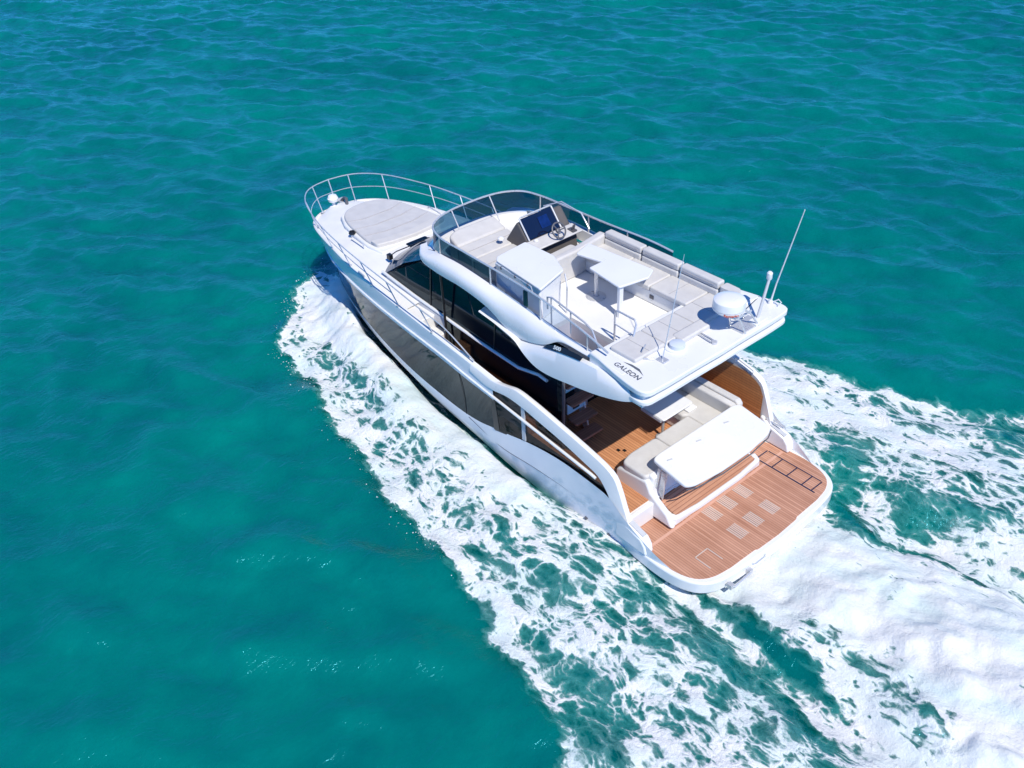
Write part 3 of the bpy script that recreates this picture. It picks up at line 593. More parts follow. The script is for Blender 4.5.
# rails around the well
fr1 = [(4.95, .78, FZ), (4.95, .78, 4.05), (4.9, .80, 4.15)]
part('stair_rail', MB().tube([(4.72, 1.42, 3.95), (4.72, 1.42, 4.20), (4.6, 1.42, 4.24), (3.75, 1.42, 4.10), (3.55, 1.42, 4.02), (3.40, 1.42, 3.75), (3.35, 1.42, FZ)], .018).tube([(4.1, 1.42, 4.15), (4.1, 1.42, 3.7)], .014).tube([(4.62, 1.42, 4.23), (4.62, 1.42, 3.5)], .014), CHROME, fly)
part('stair_gate', MB().tube([(3.60, .80, FZ), (3.60, .80, 4.12), (3.55, .80, 4.16), (3.12, .80, 4.16), (3.06, .82, 4.10), (3.02, .95, 3.80), (3.02, 1.0, FZ)], .018).tube([(3.60, .80, 3.86), (3.05, .85, 3.86)], .014).tube([(3.30, .88, FZ), (3.28, .86, 3.72), (3.1, .86, 3.84)], .016).tube([(3.05, .9, 3.62), (3.3, 1.2, 3.62)], .012), CHROME, fly)
part('stair_post', MB().tube([(4.9, .78, FZ), (4.88, .78, 4.1), (5.02, .70, 4.28)], .016), CHROME, fly)

# flybridge furniture
fsp = part('fore_sunpad', MB().prism(rounded([(6.62, 1.02), (6.66, -.10), (7.30, -.16), (7.32, 1.14)], .05), 3.52, 3.86), PADB, yacht, bevel=.05, segs=4)
part('pad_section', MB().prism(rounded([(7.33, 1.14), (7.31, -.18), (7.86, -.22), (7.88, 1.10)], .05), lambda x, y: 3.52, lambda x, y: 3.86+(x-7.3)*.10), PADB, fsp, bevel=.05, segs=4)
part('pad_section', MB().prism(rounded([(7.89, 1.09), (7.87, -.22), (8.36, -.26), (8.38, .78), (8.28, 1.02)], .08), lambda x, y: 3.52, lambda x, y: 3.92+(x-7.85)*.22), PADB, fsp, bevel=.06, segs=4)
seam_m = bpy.data.materials['seam_grey']
for xq, zq in ((6.95, 3.866), (7.60, 3.895)):
    part('seam', MB().tube([(xq, 1.02, zq), (xq, .4, zq+.002), (xq, -.12, zq)], .007, 6), seam_m, fsp)
# helm console
hc = part('helm_console', MB().prism_y([(6.55, 3.5), (6.62, 4.02), (6.80, 4.05), (7.08, 4.38), (7.14, 4.40), (7.26, 4.24), (7.50, 3.9), (7.55, 3.5)], .10, -1.12), BROWNG, yacht, bevel=.05, segs=4)
part('display', MB().add([(6.79, .05, 4.10), (6.79, -.80, 4.10), (7.085, -.80, 4.465), (7.085, .05, 4.465)], [(0, 1, 2, 3)]), SCREEN, hc)
part('display_frame', MB().tube([(6.78, .06, 4.09), (7.09, .06, 4.475), (7.10, 0, 4.49), (7.10, -.76, 4.49), (7.09, -.82, 4.475), (6.78, -.82, 4.09)], .018), GREYG, hc)
m_chart = simple('screen_chart', (.006, .022, .11), .1, noise=.3, nscale=12)  # plain dark blue of the chart page
part('chart_page', MB().add([(6.86, -.36, 4.19), (6.86, -.62, 4.19), (7.02, -.62, 4.388), (7.02, -.36, 4.388)], [(0, 1, 2, 3)]).xf(Matrix.Translation((-.006, 0, .005))), m_chart, hc)
part('dash_shelf', MB().prism_y([(6.45, 4.0), (6.80, 4.04), (6.80, 4.08), (6.45, 4.04)], .16, -1.15), PADB, hc, bevel=.02)
whl = MB()
ring = [(.165*math.cos(a), .165*math.sin(a), 0) for a in np.linspace(0, 2*math.pi, 25)]
whl.tube(ring, .018)
for a in (0.5, 2.6, 4.7): whl.tube([(0, 0, -.03), (.16*math.cos(a), .16*math.sin(a), 0)], .014)
whl.lathe([(.05, -.05), (.05, .0), (.02, .015)], (0, 0, 0), 14)
whl.xf(Matrix.Translation((6.52, -.52, 4.22)) @ Matrix.Rotation(R(-55), 4, 'Y'))
part('steering_wheel', whl, DARKG, hc)
part('throttle', MB().box((6.48, -1.0, 4.04), (6.66, -.88, 4.08)).tube([(6.56, -.92, 4.06), (6.50, -.92, 4.20)], .02).tube([(6.56, -.97, 4.06), (6.52, -.97, 4.20)], .02), DARKG, hc)
part('grab_bar', MB().tube([(7.55, -1.02, 4.25), (7.2, -1.22, 4.40), (6.65, -1.28, 4.30), (6.4, -1.28, 4.02)], .016), CHROME, hc)
part('binnacle', MB().lathe([(.07, 0), (.07, .03), (.03, .06)], (7.42, .30, 3.98), 14).lathe([(.05, 0), (.05, .03), (.02, .05)], (6.7, -.05, 4.07), 12), WHITE, hc)
# helm seat (curved backrest)
hs = part('helm_seat', MB().prism(rounded([(5.95, .22), (6.35, .18), (6.38, -.72), (5.95, -.75)], .08), 3.72, 3.90), PADB, yacht, bevel=.04, segs=3)
part('seat_base', MB().box((5.9, -.70, 3.5), (6.3, .20, 3.72)), WHITE, hs, bevel=.03)
part('backrest', MB().prism(rounded([(5.78, .34), (5.93, .34), (5.95, -.30), (6.10, -1.28), (5.90, -1.30), (5.78, -.35)], .06), 3.5, 4.10), PADB, hs, bevel=.045, segs=4)
part('armrest', MB().prism_y([(5.85, 3.9), (6.15, 3.9), (6.15, 4.02), (6.0, 4.08), (5.85, 4.04)], .24, .34), GREYG, hs, bevel=.03)
# wet bar
wb = part('wet_bar', MB().prism([(5.0, 1.36), (5.22, .62), (5.72, .40), (6.52, .40), (6.46, 1.16), (6.38, 1.30)], FZ, 4.22), WHITE, yacht, bevel=.03)
part('worktop', MB().prism(rounded([(4.93, 1.40), (5.17, .60), (5.72, .34), (6.56, .36), (6.48, 1.17), (6.36, 1.28)], .05), 4.22, 4.27), WHITE, wb, bevel=.02)
tubes('side_rail', [[(6.30, 1.33, 4.16), (6.28, 1.36, 4.26), (5.14, 1.45, 4.26), (5.10, 1.44, 4.12)]], CHROME, wb, .011)
for xq in (6.1, 5.65, 5.25): part('rail_stud', MB().lathe([(.022, 0), (.022, .05)], (xq, 1.37+(6.2-xq)*.07, 4.22), 10), DARKG, wb)
# table
ft = part('flybridge_table', MB().prism(rounded([(5.56, -.10), (5.70, -.58), (4.06, -.70), (3.92, -.42), (4.05, .24), (4.97, .12), (4.97, -.22)], .04), 4.165, 4.21), WHITE, yacht, bevel=.012)
part('table_leg', MB().tube([(4.95, -.06, FZ), (4.95, -.06, 4.165)], .04), CHROME, ft)
part('table_leg', MB().box((4.07, .10, FZ), (4.13, .20, 4.165)), WHITE, ft)
part('table_foot', MB().lathe([(.20, 0), (.20, .015), (.07, .04)], (4.95, -.06, FZ)), CHROME, ft)
# sofa around starboard and aft
sf = part('flybridge_sofa', MB().box((3.15, -1.40, FZ), (5.95, -.62, 3.78)).prism([(2.42, 1.40), (3.12, 1.40), (3.12, -.62), (3.3, -.62), (3.3, -1.40), (2.42, -1.40)], FZ, 3.78), WHITE, yacht, bevel=.03)
for x0, x1 in ((5.95, 5.03), (5.02, 4.05), (4.04, 3.12)):
    part('seat_cushion', MB().prism(rounded([(x0, -.58), (x0, -1.22), (x1, -1.22), (x1, -.58)], .04), 3.78, 3.90), PADB, sf, bevel=.03, segs=3)
for y0, y1 in ((1.42, .66), (.65, -.2), (-.21, -1.22)):
    part('seat_cushion', MB().prism(rounded([(2.50, y0), (3.11, y0), (3.11, y1), (2.50, y1)], .04), 3.78, 3.90), PADB, sf, bevel=.03, segs=3)
for x0, x1 in ((5.90, 4.86), (4.85, 3.88), (3.87, 2.90)):
    b = MB()
    for lo_, hi_, y0, y1 in ((3.86, 4.02, -1.20, -1.37), (4.025, 4.17, -1.215, -1.41)):
        b.prism([(x0-.01, y0), (x0-.01, y1), (x1+.01, y1), (x1+.01, y0)], lo_, hi_)
    part('backrest', b, PADB, sf, bevel=.035, segs=4)
part('backrest', MB().prism(rounded([(2.88, -1.21), (2.88, -1.43), (2.55, -1.42), (2.40, -1.22)], .05), 3.86, 4.12), PADB, sf, bevel=.04, segs=4)
for x0, x1 in ((5.90, 4.86), (4.85, 3.88), (3.87, 2.90)):
    part('seam', MB().tube([(x0-.10, -1.209, 4.10), (x1+.10, -1.209, 4.10)], .007, 6), seam_m, sf)
for xq in (4.53, 3.58): part('seam', MB().tube([(xq, -.62, 3.902), (xq, -1.19, 3.902)], .006, 6), seam_m, sf)
for yq in (1.04, .22, -.7): part('seam', MB().tube([(2.53, yq, 3.902), (3.08, yq, 3.902)], .006, 6), seam_m, sf)
part('seat_hook', MB().tube([(2.58, 1.18, 3.9), (2.55, 1.18, 3.99), (2.62, 1.05, 3.99), (2.65, 1.05, 3.9)], .012), CHROME, sf)
part('aft_pad', MB().prism(rounded([(2.34, .40), (2.60, .40), (2.60, -.36), (2.34, -.36)], .05), 3.80, 3.92), PADB, sf, bevel=.03)
part('cup_holder', MB().lathe([(.05, 0), (.05, .012), (.035, .012)], (4.3, -.64, 3.80), 14), CHROME, sf)
part('outlet', MB().box((3.95, -.622, 3.62), (4.05, -.610, 3.70)), DARKG, sf)

# deck gear on the aft moulding
AZ = 3.825
rd = part('radar', MB().lathe([(.02, 0), (.25, .01), (.285, .05), (.29, .16), (.28, .225), (.24, .255), (.12, .27), (.01, .272)], (2.12, -.52, 4.23), 40), WHITE, yacht)
part('dome_seam', MB().lathe([(.288, .0), (.293, .008), (.288, .016)], (2.12, -.52, 4.31), 40), GREYG, rd)
br_ = MB()
for dx, dy in ((.18, .18), (-.18, .18), (.18, -.2), (-.18, -.2)): br_.tube([(2.12+dx, -.52+dy, 4.24), (2.02+dx*.7, -.72+dy*.8, 4.1), (1.97+dx*.9, -.83+dy, AZ)], .018)
br_.tube([(1.98, -.55, 4.08), (1.98, -1.0, 4.08)], .02).box((1.82, -1.15, AZ), (2.14, -.60, AZ+.03))
part('radar_bracket', br_, CHROME, rd)
tx = bpy.data.curves.new('radar_mark', 'FONT'); tx.body = 'Raymarine'; tx.size = .062; tx.offset = .002; tx.extrude = .002; tx.align_x = 'CENTER'
to = bpy.data.objects.new('tmp', tx); C.objects.link(to)
dg = bpy.context.evaluated_depsgraph_get(); tme = bpy.data.meshes.new_from_object(to.evaluated_get(dg)); bpy.data.objects.remove(to)
vv = []
th0 = math.atan2(math.sin(R(138)), math.cos(R(138)))
for v in tme.vertices:
    a = th0 + v.co.x/.288; rad = .2935+v.co.z
    vv.append((2.12+rad*math.cos(a), -.52+rad*math.sin(a), 4.26+v.co.y))
new_obj('maker_mark', vv, [tuple(p.vertices) for p in tme.polygons], RED, rd, smooth=False)
part('mast_light', MB().tube([(1.93, -1.13, AZ), (2.02, -1.48, 4.50)], .032, 10, .026), GREYG, aftd)
part('mast_lamp', MB().lathe([(.04, 0), (.052, .02), (.052, .13), (.03, .155)], (2.03, -1.495, 4.50), 16), WHITE, aftd)
part('mast_base', MB().box((1.80, -1.30, AZ), (2.0, -.95, AZ+.06)), WHITE, aftd, bevel=.015)
part('whip_antenna', MB().tube([(2.14, -1.80, AZ), (2.05, -1.78, 4.3), (1.61, -1.62, 5.95)], .020, 8, .009), WHITE, aftd)
part('antenna_mount', MB().lathe([(.05, 0), (.05, .03), (.03, .09)], (2.14, -1.80, AZ), 12).tube([(2.10, -1.82, 3.86), (2.0, -1.84, 3.95), (1.92, -1.82, 3.93), (1.97, -1.80, 3.85)], .012), WHITE, aftd)
part('whip_antenna', MB().tube([(2.25, 1.02, AZ), (2.33, .72, 4.75), (2.40, .46, 5.6)], .010, 6, .004), CHROME, aftd)
part('antenna_mount', MB().box((2.16, .94, AZ), (2.34, 1.08, AZ+.03)).tube([(2.36, 1.1, AZ+.015), (2.5, 1.22, AZ+.015)], .02), CHROME, aftd, bevel=.008)
part('satellite_puck', MB().lathe([(.19, 0), (.19, .02), (.155, .025)], (2.36, .56, AZ), 32), WHITE, aftd)
part('puck_recess', MB().lathe([(.14, 0), (.14, .075), (.10, .09), (.01, .095)], (2.34, .54, AZ+.02), 28), simple('puck_blue_grey', (.58, .63, .70), .35, noise=.05), aftd)
part('flag_socket', MB().tube([(2.36, -.02, AZ+.03), (2.02, .02, AZ+.03)], .012).tube([(2.36, -.09, AZ+.03), (2.02, -.06, AZ+.03)], .012).lathe([(.05, 0), (.05, .05)], (1.98, -.02, AZ), 12), CHROME, aftd)
part('hatch_line', MB().prism([(2.30, -1.28), (2.32, -1.28), (2.44, -1.85), (2.42, -1.85)], AZ, AZ+.004), LABELG, aftd, smooth=False)

# lettering
def text(body, size, origin, xdir, ydir, m, name, parent, sx=1.0, lift=.003):
    c = bpy.data.curves.new(name, 'FONT'); c.body = body; c.size = size; c.extrude = .002; c.space_character = 1.05; c.offset = .0035
    o = bpy.data.objects.new('tmp', c); C.objects.link(o)
    me = bpy.data.meshes.new_from_object(o.evaluated_get(bpy.context.evaluated_depsgraph_get())); bpy.data.objects.remove(o)
    X, Y = Vector(xdir).normalized(), Vector(ydir).normalized(); Z = X.cross(Y)
    vs_ = [Vector(origin) + X*v.co.x*sx + Y*v.co.y + Z*(v.co.z+lift) for v in me.vertices]
    return new_obj(name, vs_, [tuple(p.vertices) for p in me.polygons], m, parent, smooth=False)
text('GALEON', .15, (2.755, 1.70, AZ), (-1, .06, 0), (-.06, -1, 0), LABELG, 'lettering', aftd, sx=1.0)
sh = [(2.68, 1.52), (2.52, 1.475), (2.34, 1.48), (2.16, 1.58), (2.30, 1.535), (2.48, 1.525)]
part('swoosh_logo', MB().prism(sh, AZ+.001, AZ+.004), LABELG, aftd, smooth=False)
text('500', .095, (4.15, 1.805, 3.515), (-1, .055, .23), (.16, -.55, .80), LABELW, 'model_number', fly, sx=1.45, lift=.012)

# ================================================================== SEA
WAVES = []
wd_az = R(-62)
for i in range(150):
    lam = .42*(6.0/.42)**rng.random()**1.1
    th_ = wd_az + rng.normal()*.6
    k = 2*math.pi/lam; slope = .029*(lam/1.5)**-.12 if lam < 3 else .012
    WAVES.append((k*math.cos(th_), k*math.sin(th_), slope/k, rng.random()*6.283))
WAVES = np.array(WAVES)
def waves(x, y):
    h = np.zeros_like(x)
    for kx, ky, a, ph in WAVES:
        s = np.sin(kx*x+ky*y+ph); h += a*(s + .25*s*s)
    return h
def poly_sd(poly, x, y):
    """signed distance to a polygon (positive inside)"""
    P = np.array(poly, float); n = len(P); d = np.full(x.shape, 1e9); ins = np.zeros(x.shape, bool)
    for i in range(n):
        a, b_ = P[i], P[(i+1) % n]; e = b_-a
        wx_, wy_ = x-a[0], y-a[1]; t = np.clip((wx_*e[0]+wy_*e[1])/(e@e+1e-12), 0, 1)
        d = np.minimum(d, (wx_-e[0]*t)**2+(wy_-e[1]*t)**2)
        c = ((a[1] <= y) != (b_[1] <= y))
        with np.errstate(divide='ignore', invalid='ignore'):
            ins ^= c & (x < a[0] + (y-a[1])*e[0]/(e[1] if abs(e[1]) > 1e-9 else 1e-9))
    d = np.sqrt(d); return np.where(ins, d, -d)
def sstep(a, b_, v): t = np.clip((v-a)/(b_-a), 0, 1); return t*t*(3-2*t)
def vnoise(x, y, s, seed):
    """smooth value noise"""
    g = np.random.default_rng(seed).random((256, 256)); X, Y = x/s, y/s
    ix, iy = np.floor(X).astype(int), np.floor(Y).astype(int); fx, fy = X-ix, Y-iy
    fx, fy = fx*fx*(3-2*fx), fy*fy*(3-2*fy); q = lambda a, b_: g[a % 256, b_ % 256]
    return (q(ix, iy)*(1-fx)+q(ix+1, iy)*fx)*(1-fy)+(q(ix, iy+1)*(1-fx)+q(ix+1, iy+1)*fx)*fy
def fbm(x, y, s, seed, n=4): return sum(vnoise(x, y, s/2**i, seed+i)/2**i for i in range(n))/sum(1/2**i for i in range(n))

PORT = [(15.57, 0.41), (15.26, 1.32), (14.58, 2.02), (13.76, 2.64), (12.9, 3.46), (11.81, 3.72), (11.04, 3.69), (10.12, 3.87), (9.05, 4.19), (8.03, 4.26), (7.1, 4.35), (6.35, 4.53), (5.4, 4.76), (4.77, 4.66), (4.19, 4.61), (3.39, 4.83), (2.77, 4.9), (2.07, 5.2), (1.47, 5.3), (0.82, 5.43), (0.25, 5.61), (-0.56, 6.2), (-12, 8.6), (-28, 12), (-28, 4), (-4.01, 2.32), (-2.83, 2.04), (-1.95, 2.08), (-1.03, 1.92), (0.34, 1.83), (1.34, 1.9), (2.59, 1.9), (5.7, 1.8), (8.53, 1.5), (11.23, 1.1), (13.79, 0.5)]
CORE = [(15.48, 0.57), (14.87, 1.64), (13.98, 2.36), (12.68, 2.89), (10.8, 3.14), (9.27, 3.25), (7.52, 3.47), (6.03, 3.75), (4.85, 3.75), (3.49, 3.85), (2.2, 3.87), (1.02, 3.89), (-0.23, 3.98), (-1.47, 3.96), (-2.29, 4.26), (-12, 6.2), (-12, 5), (-2.96, 3.5), (-1.65, 3.23), (-0.65, 3.24), (0.45, 3.26), (1.7, 2.98), (2.54, 2.81), (4.09, 2.3), (5.7, 1.8), (8.53, 1.5), (11.23, 1.1), (13.79, 0.5)]
CORE2 = [(15.3, 0.8), (14.87, 1.64), (13.88, 2.41), (12.92, 2.81), (11.16, 2.91), (9.44, 2.87), (7.43, 2.87), (5.4, 3.06), (3.83, 3.05), (2.57, 3.03), (3.3, 2.48), (5.7, 1.8), (8.53, 1.5), (11.23, 1.1), (13.79, 0.5)]
HOLES = [[(2.52, 2.22), (2.62, 1.74), (1.98, 1.64), (1.12, 1.81), (0.97, 2.18), (1.59, 2.32)], [(1.48, 2.56), (0.92, 2.19), (0.54, 2.45), (0.87, 2.81)],
         [(0.49, 2.4), (-0.2, 2.16), (-0.93, 2.19), (-1.84, 2.2), (-2.19, 2.42), (-1.96, 2.75), (-1.28, 2.88), (-0.44, 2.88)], [(-1.71, 2.76), (-2.19, 2.42), (-2.98, 2.52), (-2.91, 2.8), (-2.33, 2.99)],
         [(0.34, -1.95), (1.01, -2.54), (0.97, -3.29), (0.37, -3.24), (-0.32, -2.04), (-0.75, -1.6), (-0.38, -1.51)]]
SOFT = [[(1.89, 4.84), (1.78, 4.24), (0.84, 4.3), (-0.33, 4.43), (-1.42, 5.24), (-0.64, 6.11), (0.69, 5.43)],
        [(-1.7, 1.34), (-1.81, 1.07), (-3.0, 0.91), (-4.03, 1.1), (-4.37, 1.45), (-3.95, 1.8), (-2.94, 1.66)], [(-1.0, 1.19), (-1.04, 0.82), (-1.92, 0.95), (-2.2, 1.08), (-1.76, 1.27)],
        [(-0.48, -2.62), (-0.51, -3.21), (-1.46, -3.39), (-2.2, -3.88), (-2.53, -3.46), (-2.12, -2.56), (-1.35, -1.98)], [(0.65, -6.13), (-0.11, -6.67), (-1.36, -7.27), (-2.05, -5.82), (-0.84, -5.93)]]
WASH = [(0.9, 2.02), (0.9, -2.0), (0.09, -1.72), (-0.75, -1.52), (-1.56, -1.87), (-2.13, -2.09), (-3.73, -2.24), (-12, -3.4), (-28, -5), (-28, 5), (-12, 4.2), (-5.0, 3.0), (-3.58, 2.7), (-2.93, 2.35), (-1.68, 1.72), (-0.94, 1.75), (-0.01, 1.85)]
STBD = [(8, -3.9), (5.23, -4.84), (4.29, -5.0), (3.78, -5.29), (3.0, -5.39), (2.18, -5.56), (1.35, -5.87), (0.5, -6.29), (-0.15, -6.6), (-1.36, -7.27), (-12, -9.5), (-28, -13), (-28, -4), (-12, -3), (-4.01, -1.66), (-2.4, -2.03), (-1.59, -1.83), (-0.75, -1.52), (0.21, -1.89), (1.01, -2.3), (2.36, -1.9), (3.97, -1.8), (8, -1.5)]
SCORE = [(8, -3.4), (4.35, -4.51), (3.68, -5.16), (2.67, -5.1), (1.73, -5.26), (0.73, -5.26), (-0.49, -5.55), (-1.91, -5.68), (-9, -7.6), (-9, -6), (-2.32, -4.82), (-1.68, -4.12), (-0.88, -3.69), (0.12, -3.5), (1.03, -3.45), (1.6, -2.85), (2.36, -1.9), (8, -1.5)]
SCORE2 = [(-2.17, -1.78), (-2.1, -2.42), (-2.89, -4.03), (-9, -5.5), (-9, -3), (-3.86, -1.97), (-3.04, -1.88)]
BOWM = [(x, -y) for x, y in PORT[:11]] + [(6.5, -3.9), (6.5, -1.5), (8.53, -1.5), (11.23, -1.1), (13.79, -.5)]

def wobble(x, y): return x + (fbm(x, y, .9, 3)-.5)*.55 + (fbm(x, y, .35, 23)-.5)*.22, y + (fbm(x, y, .9, 9)-.5)*.55 + (fbm(x, y, .35, 29)-.5)*.22
def density(x, y):
    X, Y = wobble(x, y)
    sp, ss = poly_sd(PORT, X, Y), poly_sd(STBD, X, Y)
    d = .86*sstep(-.12, .25, sp) + .26*np.exp(-((sp-.22)/.2)**2)
    d = np.maximum(d, .86*sstep(-.12, .25, ss) + .24*np.exp(-((ss-.22)/.2)**2))
    d = np.maximum(d, 1.05*sstep(-.1, .6, poly_sd(BOWM, X, Y)))
    d = np.maximum(d, 1.08*sstep(-.4, .7, poly_sd(CORE, X, Y)))
    d = np.maximum(d, 1.36*sstep(-.35, .5, poly_sd(CORE2, X, Y)))
    d = np.maximum(d, 1.10*sstep(-.4, .7, poly_sd(SCORE, X, Y)))
    d = np.maximum(d, 1.12*sstep(-.3, .5, poly_sd(SCORE2, X, Y)))
    for h in SOFT[0:1]+SOFT[3:]: d = d - .28*sstep(-.15, .35, poly_sd(h, X, Y))
    for h in HOLES: d = d - .42*sstep(-.18, .22, poly_sd(h, X, Y))
    d = np.maximum(d, (1.02 + .30*fbm(x*.45, y*1.3, .9, 61, 4)*1.0 + .18*np.exp(-(y/.9)**2))*sstep(-.25, .45, poly_sd(WASH, X, Y)))
    for h in SOFT[1:3]: d = d - .55*sstep(-.2, .4, poly_sd(h, X, Y))
    hw = np.interp(x, [2, 4, 8, 11.3, 13.5], [2.05, 2.08, 1.96, 1.55, .85])
    d = d - np.interp(x, [2.5, 4.5, 12, 13.5], [0, .70, .70, 0])*np.exp(-(np.maximum(np.abs(y)-hw, 0)/.15)**2)*(.55+.9*fbm(x, y, .6, 55))
    return d
def wake_relief(x, y):
    # hump thrown off the hull side, trough beside it, rooster tail behind the stern
    hw = np.interp(x, [-30, 0, .75, 4, 8, 11.3, 13.5, 14.5, 20], [2.6, 2.1, 2.0, 2.08, 1.96, 1.55, .85, .2, 0])
    s = np.abs(y)-hw
    crest = np.interp(x, [-30, 0, 6, 11, 14, 15.4], [7, 2.4, 1.3, .7, .5, .3])
    amp = np.interp(x, [-30, -8, 0, 6, 10.5, 13.2, 15.0, 15.8], [.1, .2, .24, .30, .52, .50, .12, 0])
    h = amp*np.exp(-((s-crest*.55)/(crest*.55+.25))**2)
    wash = np.where(x < 1.0, np.interp(x, [-30, -10, -4, -.5, 1.0], [.1, .3, .45, .12, -.05]), 0)*np.exp(-(y/1.5)**2)
    tro = np.where(x < 2, -.22*np.exp(-((np.abs(y)-2.25)/.5)**2)*np.interp(x, [-12, -3, .5, 2.], [0, 1, 1, 0]), 0)
    side = -.30*np.exp(-(np.maximum(s, 0)/.20)**2)*np.interp(x, [2.5, 5, 11.5, 13], [0, 1, 1, 0])
    lumps = .34*np.clip(fbm(x, y, .55, 71, 5)-.42, 0, .5)*np.interp(x, [7, 10.5, 13.5, 15.2], [0, 1, 1, 0])*sstep(.05, .35, s)*sstep(2.4, 1.2, s)
    lw = (.42*np.clip(fbm(x, y, .6, 83, 6)-.44, 0, .5) + .16*np.clip(fbm(x*.7, y, .24, 97, 3)-.4, 0, .6))*np.interp(x, [-14, -6, -1.5, .3], [.3, 1, 1, 0])*np.exp(-(y/1.9)**4)
    return h + wash + tro + side + lumps + lw
def surf(x, y): 
    calm = 1-.55*sstep(.2, 1., np.clip(density(x, y), 0, 1.2))
    return waves(x, y)*calm + wake_relief(x, y)

def axis(lo, hi, step, far, grow=1.22):
    a = list(np.arange(lo, hi+1e-6, step)); s = step; v = hi; up = []
    while v < far: s *= grow; v += s; up.append(v)
    s = step; v = lo; dn = []
    while v > -far: s *= grow; v -= s; dn.append(v)
    return np.array(dn[::-1]+a+up)
gx, gy = axis(-12, 62, .14, 4000), axis(-44, 18, .14, 4000)
GX, GY = np.meshgrid(gx, gy, indexing='ij')
far = np.hypot(np.maximum(0, np.maximum(GX-62, -12-GX)), np.maximum(0, np.maximum(GY-18, -44-GY)))
near = (GX > -30) & (GX < 17) & (np.abs(GY) < 14)
H = waves(GX, GY)
sx_ = np.where(near)
H[sx_] = surf(GX[sx_], GY[sx_])
H *= np.exp(-far/30)
def grid_mesh(name, GX, GY, H, m, keep=None, attr=None):
    n0, n1 = GX.shape; co = np.stack([GX, GY, H], -1).reshape(-1, 3)
    I = np.arange(n0*n1).reshape(n0, n1)
    q = np.stack([I[:-1, :-1], I[1:, :-1], I[1:, 1:], I[:-1, 1:]], -1).reshape(-1, 4)
    a = None if attr is None else attr.reshape(-1)
    if keep is not None:
        kf = keep.reshape(-1)[q].any(1); q = q[kf]; used = np.unique(q); mp_ = np.full(len(co), -1); mp_[used] = np.arange(len(used)); q = mp_[q]; co = co[used]
        if a is not None: a = a[used]
    me = bpy.data.meshes.new(name)
    me.vertices.add(len(co)); me.vertices.foreach_set('co', co.astype(np.float32).ravel())
    me.loops.add(len(q)*4); me.loops.foreach_set('vertex_index', q.astype(np.int32).ravel())
    me.polygons.add(len(q)); me.polygons.foreach_set('loop_start', np.arange(0, len(q)*4, 4, dtype=np.int32))
    me.update(calc_edges=True); me.validate()
    me.polygons.foreach_set('use_smooth', np.ones(len(q), bool))
    if a is not None:
        at = me.attributes.new('foam', 'FLOAT', 'POINT'); at.data.foreach_set('value', a.astype(np.float32))
    me.materials.append(m); o = bpy.data.objects.new(name, me); C.objects.link(o); return o

# water material: green-teal body colour, clear surface
m, n, l, p = mat('sea_water')
tc = n.new('ShaderNodeTexCoord')
ns = n.new('ShaderNodeTexNoise'); ns.inputs['Scale'].default_value = .11; ns.inputs['Detail'].default_value = 5; l.new(tc.outputs['Object'], ns.inputs[0])
ns2 = n.new('ShaderNodeTexNoise'); ns2.inputs['Scale'].default_value = .9; ns2.inputs['Detail'].default_value = 6; ns2.inputs['Distortion'].default_value = .6; l.new(tc.outputs['Object'], ns2.inputs[0])
ad = n.new('ShaderNodeMath'); ad.operation = 'MULTIPLY_ADD'; ad.inputs[1].default_value = .40; l.new(ns2.outputs[0], ad.inputs[0])
sc_ = n.new('ShaderNodeMath'); sc_.operation = 'MULTIPLY'; sc_.inputs[1].default_value = .6; l.new(ns.outputs[0], sc_.inputs[0]); l.new(sc_.outputs[0], ad.inputs[2])
rp = n.new('ShaderNodeValToRGB'); e = rp.color_ramp.elements
e[0].position = .36; e[0].color = (.0002, .108, .108, 1); e[1].position = .62; e[1].color = (.0004, .170, .146, 1)
l.new(ad.outputs[0], rp.inputs[0]); l.new(rp.outputs[0], p.inputs['Base Color'])
p.inputs['Roughness'].default_value = .15; p.inputs['IOR'].default_value = 1.46; p.inputs['Specular Tint'].default_value = (.16, .72, 1., 1)
p.inputs['Subsurface Weight'].default_value = .85; p.inputs['Subsurface Radius'].default_value = (.6, 1.0, .9); p.inputs['Subsurface Scale'].default_value = .9; p.subsurface_method = 'BURLEY'
bn = n.new('ShaderNodeTexNoise'); bn.inputs['Scale'].default_value = 2.4; bn.inputs['Detail'].default_value = 6; bn.inputs['Roughness'].default_value = .6
mp = n.new('ShaderNodeMapping'); mp.inputs['Rotation'].default_value = (0, 0, R(62)); mp.inputs['Scale'].default_value = (1.5, .7, 1)
l.new(tc.outputs['Object'], mp.inputs[0]); l.new(mp.outputs[0], bn.inputs[0])
bp = n.new('ShaderNodeBump'); bp.inputs['Strength'].default_value = .7; bp.inputs['Distance'].default_value = .075
bn2 = n.new('ShaderNodeTexNoise'); bn2.inputs['Scale'].default_value = 7.0; bn2.inputs['Detail'].default_value = 4; l.new(mp.outputs[0], bn2.inputs[0])
bsum = n.new('ShaderNodeMath'); bsum.operation = 'MULTIPLY_ADD'; bsum.inputs[1].default_value = .38; l.new(bn2.outputs[0], bsum.inputs[0]); l.new(bn.outputs[0], bsum.inputs[2])
l.new(bsum.outputs[0], bp.inputs['Height']); l.new(bp.outputs[0], p.inputs['Normal'])
sea = grid_mesh('sea', GX, GY, H, m); sea['kind'] = 'structure'

